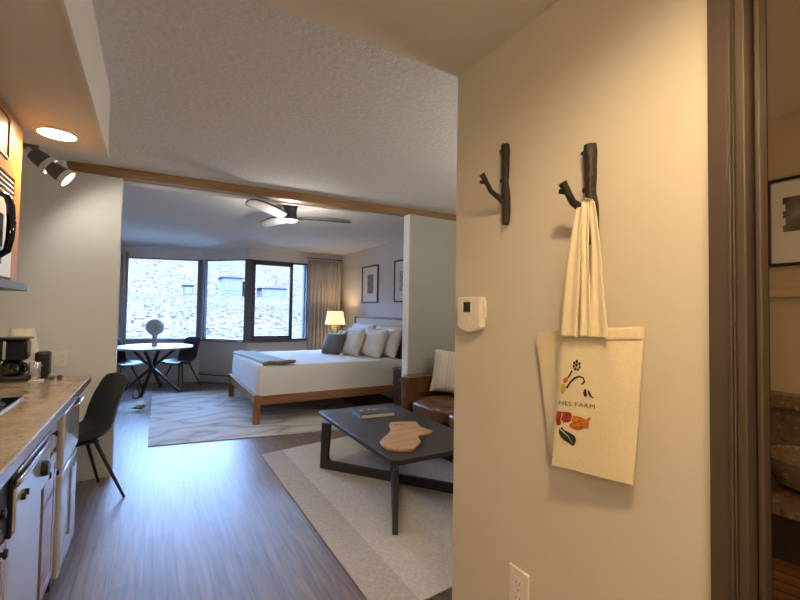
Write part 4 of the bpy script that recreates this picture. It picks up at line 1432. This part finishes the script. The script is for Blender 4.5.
# small clutter on the floor beside the table
jr = tag(MB().lathe((-.18, 7.60, .001), [(.04, 0), (.045, .01), (.045, .10), (.03, .13), (.03, .14), (.026, .14), (.026, .128), (.041, .10), (.041, .012)], 24).build('glass_jar', M['clear']), 'small clear glass jar on the floor beneath the round table', 'jar')
pf = MB()
for k in range(11):
    a = k * 2.4; L = random.uniform(.06, .12)
    d = V(math.cos(a), math.sin(a), 0); s = V(-math.sin(a), math.cos(a), 0)
    c = V(-.10, 6.72, .004)
    pf.add([c + s * .006, c + d * L * .5 + s * .025 + V(0, 0, .05), c + d * L + V(0, 0, random.uniform(.02, .08)), c + d * L * .5 - s * .025 + V(0, 0, .05), c - s * .006], [(0, 1, 2, 3, 4)])
tag(pf.build('plant_sprig', M['leaf'], solid=.003), 'small green leafy sprig lying on the floor beside the marbled rug', 'plant')

# ---------------------------------------------------------------- bathroom glimpse
picture('black framed picture on the bathroom wall', 2.2, .28, .705, 1.592, 1.95, .012, M['art_grey'], (.36, .655, 1.73, 1.87))
structure(MB().box(2.18, 2.2, -.85, 1.04, 1.465, 1.50).build('trim_5', M['pale_wood'], bevel=.003), 'wooden rail on the bathroom wall')
vn = thing('vanity', 'bathroom vanity with speckled granite top', 'vanity', (1.98, .3, 0))
MB().box(1.76, 2.199, -.84, 1.035, .001, .755).build('cabinet', M['dark_wood'], vn)
MB().box(1.72, 2.199, -.84, 1.038, .756, .80).build('countertop', M['granite_dark'], vn, bevel=.004)
MB().box(2.165, 2.199, -.84, 1.038, .8005, 1.03).build('backsplash', M['granite_dark'], vn)
MB().box(2.12, 2.199, -.84, 1.038, 1.0305, 1.085).build('ledge', M['granite_dark'], vn, bevel=.003)
MB().lathe((1.95, .48, .8005), [(.08, 0), (.13, .02), (.165, .09), (.17, .11), (.16, .11), (.12, .04), (.05, .02)], 32).build('basin', M['granite_dark'], vn)
bs = thing('wicker_basket', 'brown woven basket on the bathroom floor in front of the vanity', 'basket', (1.52, .47, 0))
MB().lathe((1.52, .47, .001), [(.15, 0), (.175, .30), (.18, .61), (.168, .61), (.16, .30), (.135, .02)], 32).build('body', M['basket'], bs)
MB().lathe((1.52, .47, .611), [(.17, 0), (.188, .004), (.19, .022), (.17, .026)], 32, caps=False).build('rim', M['basket'], bs)

# ---------------------------------------------------------------- outdoors
random.seed(3)


HS = .087


def hz(x, y):
    base = -.35
    if y > 34:
        base += min(y - 34, 50) * HS + max(0, min(y - 84, 12)) * .02 + max(0, y - 96) * .30 + (.5 * mnoise.noise(V(x * .03, y * .03, 0)) + .3 * mnoise.noise(V(x * .12, y * .12, 7))) * min(1, (y - 34) / 15) * (.15 if 78 < y < 98 else 1)
    return base


hm_ = MB().grid(lambda a, b: V(-160 + 420 * a, 10.2 + 240 * b ** 1.3, hz(-160 + 420 * a, 10.2 + 240 * b ** 1.3)), 210, 150)
structure(hm_.build('ground_hillside', M['hill'], angle=80, loc=(0, 0, 0)), 'bright dry hillside outside the windows')

rl = thing('railing', 'thin grey railing along the terrace outside', 'railing', (5, 27, -.35))
rm_ = MB()
for z in (.02, .18, .34):
    rm_.tube([(-14, 27, z), (22, 27, z)], .012, 6)
rm_.build('rails', M['rail_grey'], rl)
for k in range(13):
    x = -14 + 3 * k
    MB().tube([(x, 27, -.37), (x, 27, .36)], .018, 6).build('post', M['rail_grey'], rl)


def house(label, x, y, w, d, h, wall, roofm, win):
    z = hz(x, y) - .4
    t = thing('house', label, 'house', (x, y, z), 0, 'houses on the hillside')
    MB().box(x - w / 2, x + w / 2, y - d / 2, y + d / 2, z, z + h).build('walls', wall, t)
    rz = z + h
    MB().prism([V(x - w / 2 - .4, y - d / 2 - .4, rz), V(x + w / 2 + .4, y - d / 2 - .4, rz), V(x, y - d / 2 - .4, rz + w * .16)], (0, d + .8, 0)).build('roof', roofm, t)
    for (a, b, ww, hh) in win:
        MB().box(x + a * w - ww / 2, x + a * w + ww / 2, y - d / 2 - .06, y - d / 2 - .001, z + b * h - hh / 2, z + b * h + hh / 2).build('window', M['gloss_black'], t)
    return t


house('pale house with dark windows centred on the hillside', 13.4, 90, 3.6, 6, 4.0, M['house_blue'], M['roof'], [(-.28, .55, 1.0, 1.5), (.0, .55, .8, 1.5), (.28, .55, 1.0, 1.5)])
house('small dark shed on the slope beside the pale house', 16.6, 91, 1.4, 4, 3.4, M['house_dark'], M['roof'], [(0, .55, .9, .9)])
house('small grey house seen through the left window', 5.7, 90, 1.6, 4, 2.2, M['house_dark'], M['roof'], [(0, .55, 1.2, 1.2)])
house('low blue house seen through the right window', 21.6, 90, 5.0, 5, 2.3, M['house_blue'], M['roof'], [(-.25, .5, 1.0, 1.2), (.2, .5, 1.0, 1.2)])


def tree(label, x, y, h, seed, lean=0):
    random.seed(seed)
    z = hz(x, y) - .05
    t = thing('bare_tree', label, 'tree', (x, y, z))
    top = V(x + lean, y, z + h)
    MB().tube([(x, y, z), (x + lean * .3, y, z + h * .4), (x + lean * .7, y, z + h * .75), top], [.09, .07, .045, .015], 8).build('trunk', M['bark'], t)
    bmx = MB()
    for k in range(22):
        q = random.uniform(.25, .95)
        p = V(x + lean * q, y, z + h * q)
        a = random.uniform(0, 2 * PI)
        L = (1.15 - q) * h * .55
        d = V(math.cos(a), math.sin(a) * .6, random.uniform(.2, .8)).normalized()
        e = p + d * L
        m1 = p.lerp(e, .5) + V(0, 0, -.06 * L)
        bmx.tube([p, m1, e], [.034, .024, .010], 5)
        for j in range(3):
            s = m1.lerp(e, random.random())
            d2 = (d + V(random.uniform(-.8, .8), random.uniform(-.5, .5), random.uniform(-.2, .8))).normalized()
            bmx.tube([s, s + d2 * L * .4], [.016, .006], 4)
    bmx.build('branches', M['bark'], t)
    return t


tree('bare tree close outside the right window', 5.3, 13.2, 4.6, 11, -.4)
pb = tag(MB().box(2.93, 3.03, 9.2, 9.32, -.4, 3.4).build('sky_glint_strip', M['glint_blue'], bevel=.006), 'pale blue strip for sky reflected at the right window frame', 'post')  # reflected sky at the window frame, modelled as a blue upright
lp = thing('lamp_post', 'grey garden lamp with a cone cap behind the window post', 'lamp', (1.27, 14, -.35))
MB().tube([(1.27, 14, -.36), (1.27, 14, .86)], .03, 10).build('pole', M['rail_grey'], lp)
MB().lathe((1.27, 14, .86), [(.19, 0), (.03, .15), (.01, .18)], 24).build('cap', M['rail_grey'], lp)

# ---------------------------------------------------------------- unseen floor lamp added to brighten the main ceiling
fl = thing('added_floor_lamp', 'added uplighting floor lamp beside the sofa, out of view behind the hall wall', 'lamp', (2.75, 1.42, 0))
MB().lathe((2.75, 1.42, .001), [(.14, 0), (.14, .02), (.02, .03)], 32).build('base', M['black_metal'], fl)
MB().tube([(2.75, 1.42, .03), (2.75, 1.42, 1.72)], .014, 12).build('pole', M['black_metal'], fl)
MB().lathe((2.75, 1.42, 1.70), [(.03, 0), (.12, .05), (.17, .11), (.165, .112), (.11, .055)], 32).build('lamp_shade', M['spot_white'], fl)


# ---------------------------------------------------------------- light
def light(name, typ, loc, energy, color, **kw):
    d = bpy.data.lights.new(name, typ)
    d.energy = energy; d.color = color
    for k, v in kw.items():
        setattr(d, k, v)
    o = bpy.data.objects.new(name, d); COL.objects.link(o)
    o.location = loc
    return o


def aim(o, d):
    o.rotation_euler = Vector(d).to_track_quat('-Z', 'Y').to_euler()
    return o


light('entry_downlight', 'SPOT', (.36, .16, 2.185), 36, WARM, spot_size=math.radians(165), spot_blend=.6, shadow_soft_size=.045)
light('kitchen_downlight', 'SPOT', (-.41, 2.5, 2.175), 44, (1, .79, .54), spot_size=math.radians(160), spot_blend=.7, shadow_soft_size=.05)
aim(light('spotlight_beam', 'SPOT', (-.50, 3.68, 2.25), 6.5, (1, .97, .90), spot_size=math.radians(150), spot_blend=.5, shadow_soft_size=.03), (.45, .35, -.55))
light('fan_light', 'POINT', (FX, FY, 2.29), 18, (1, .93, .84), shadow_soft_size=.06)
light('bedside_lamp_light', 'POINT', (LX, LY, 1.30), 9, (1, .70, .36), shadow_soft_size=.05)
light('added_floor_lamp_light', 'POINT', (2.75, 1.42, 1.86), 36, (1, .93, .84), shadow_soft_size=.08)
light('bathroom_fill', 'POINT', (1.6, -.4, 2.05), 4.5, (1, .66, .34), shadow_soft_size=.08)  # added point light with no fitting, brightens the bathroom view

sun = light('sun', 'SUN', (0, 0, 30), 42, (1, .92, .80), angle=.01)
aim(sun, (.35, .75, -.62))

w = bpy.data.worlds.new('world'); SC.world = w
w.use_nodes = True
nt = w.node_tree
bgn = nt.nodes['Background']
bgn.inputs['Color'].default_value = (.29, .51, 1.0, 1)
bgn.inputs['Strength'].default_value = 44.0

SC.view_settings.view_transform = 'Standard'
SC.view_settings.look = 'None'
SC.view_settings.gamma = 1
SC.view_settings.exposure = .3
SC.view_settings.use_curve_mapping = False
SC.cycles.use_denoising = True
SC.cycles.max_bounces = 12
SC.cycles.diffuse_bounces = 6
SC.cycles.transparent_max_bounces = 12
SC.cycles.sample_clamp_indirect = 6
SC.cycles.caustics_reflective = False
SC.cycles.caustics_refractive = False
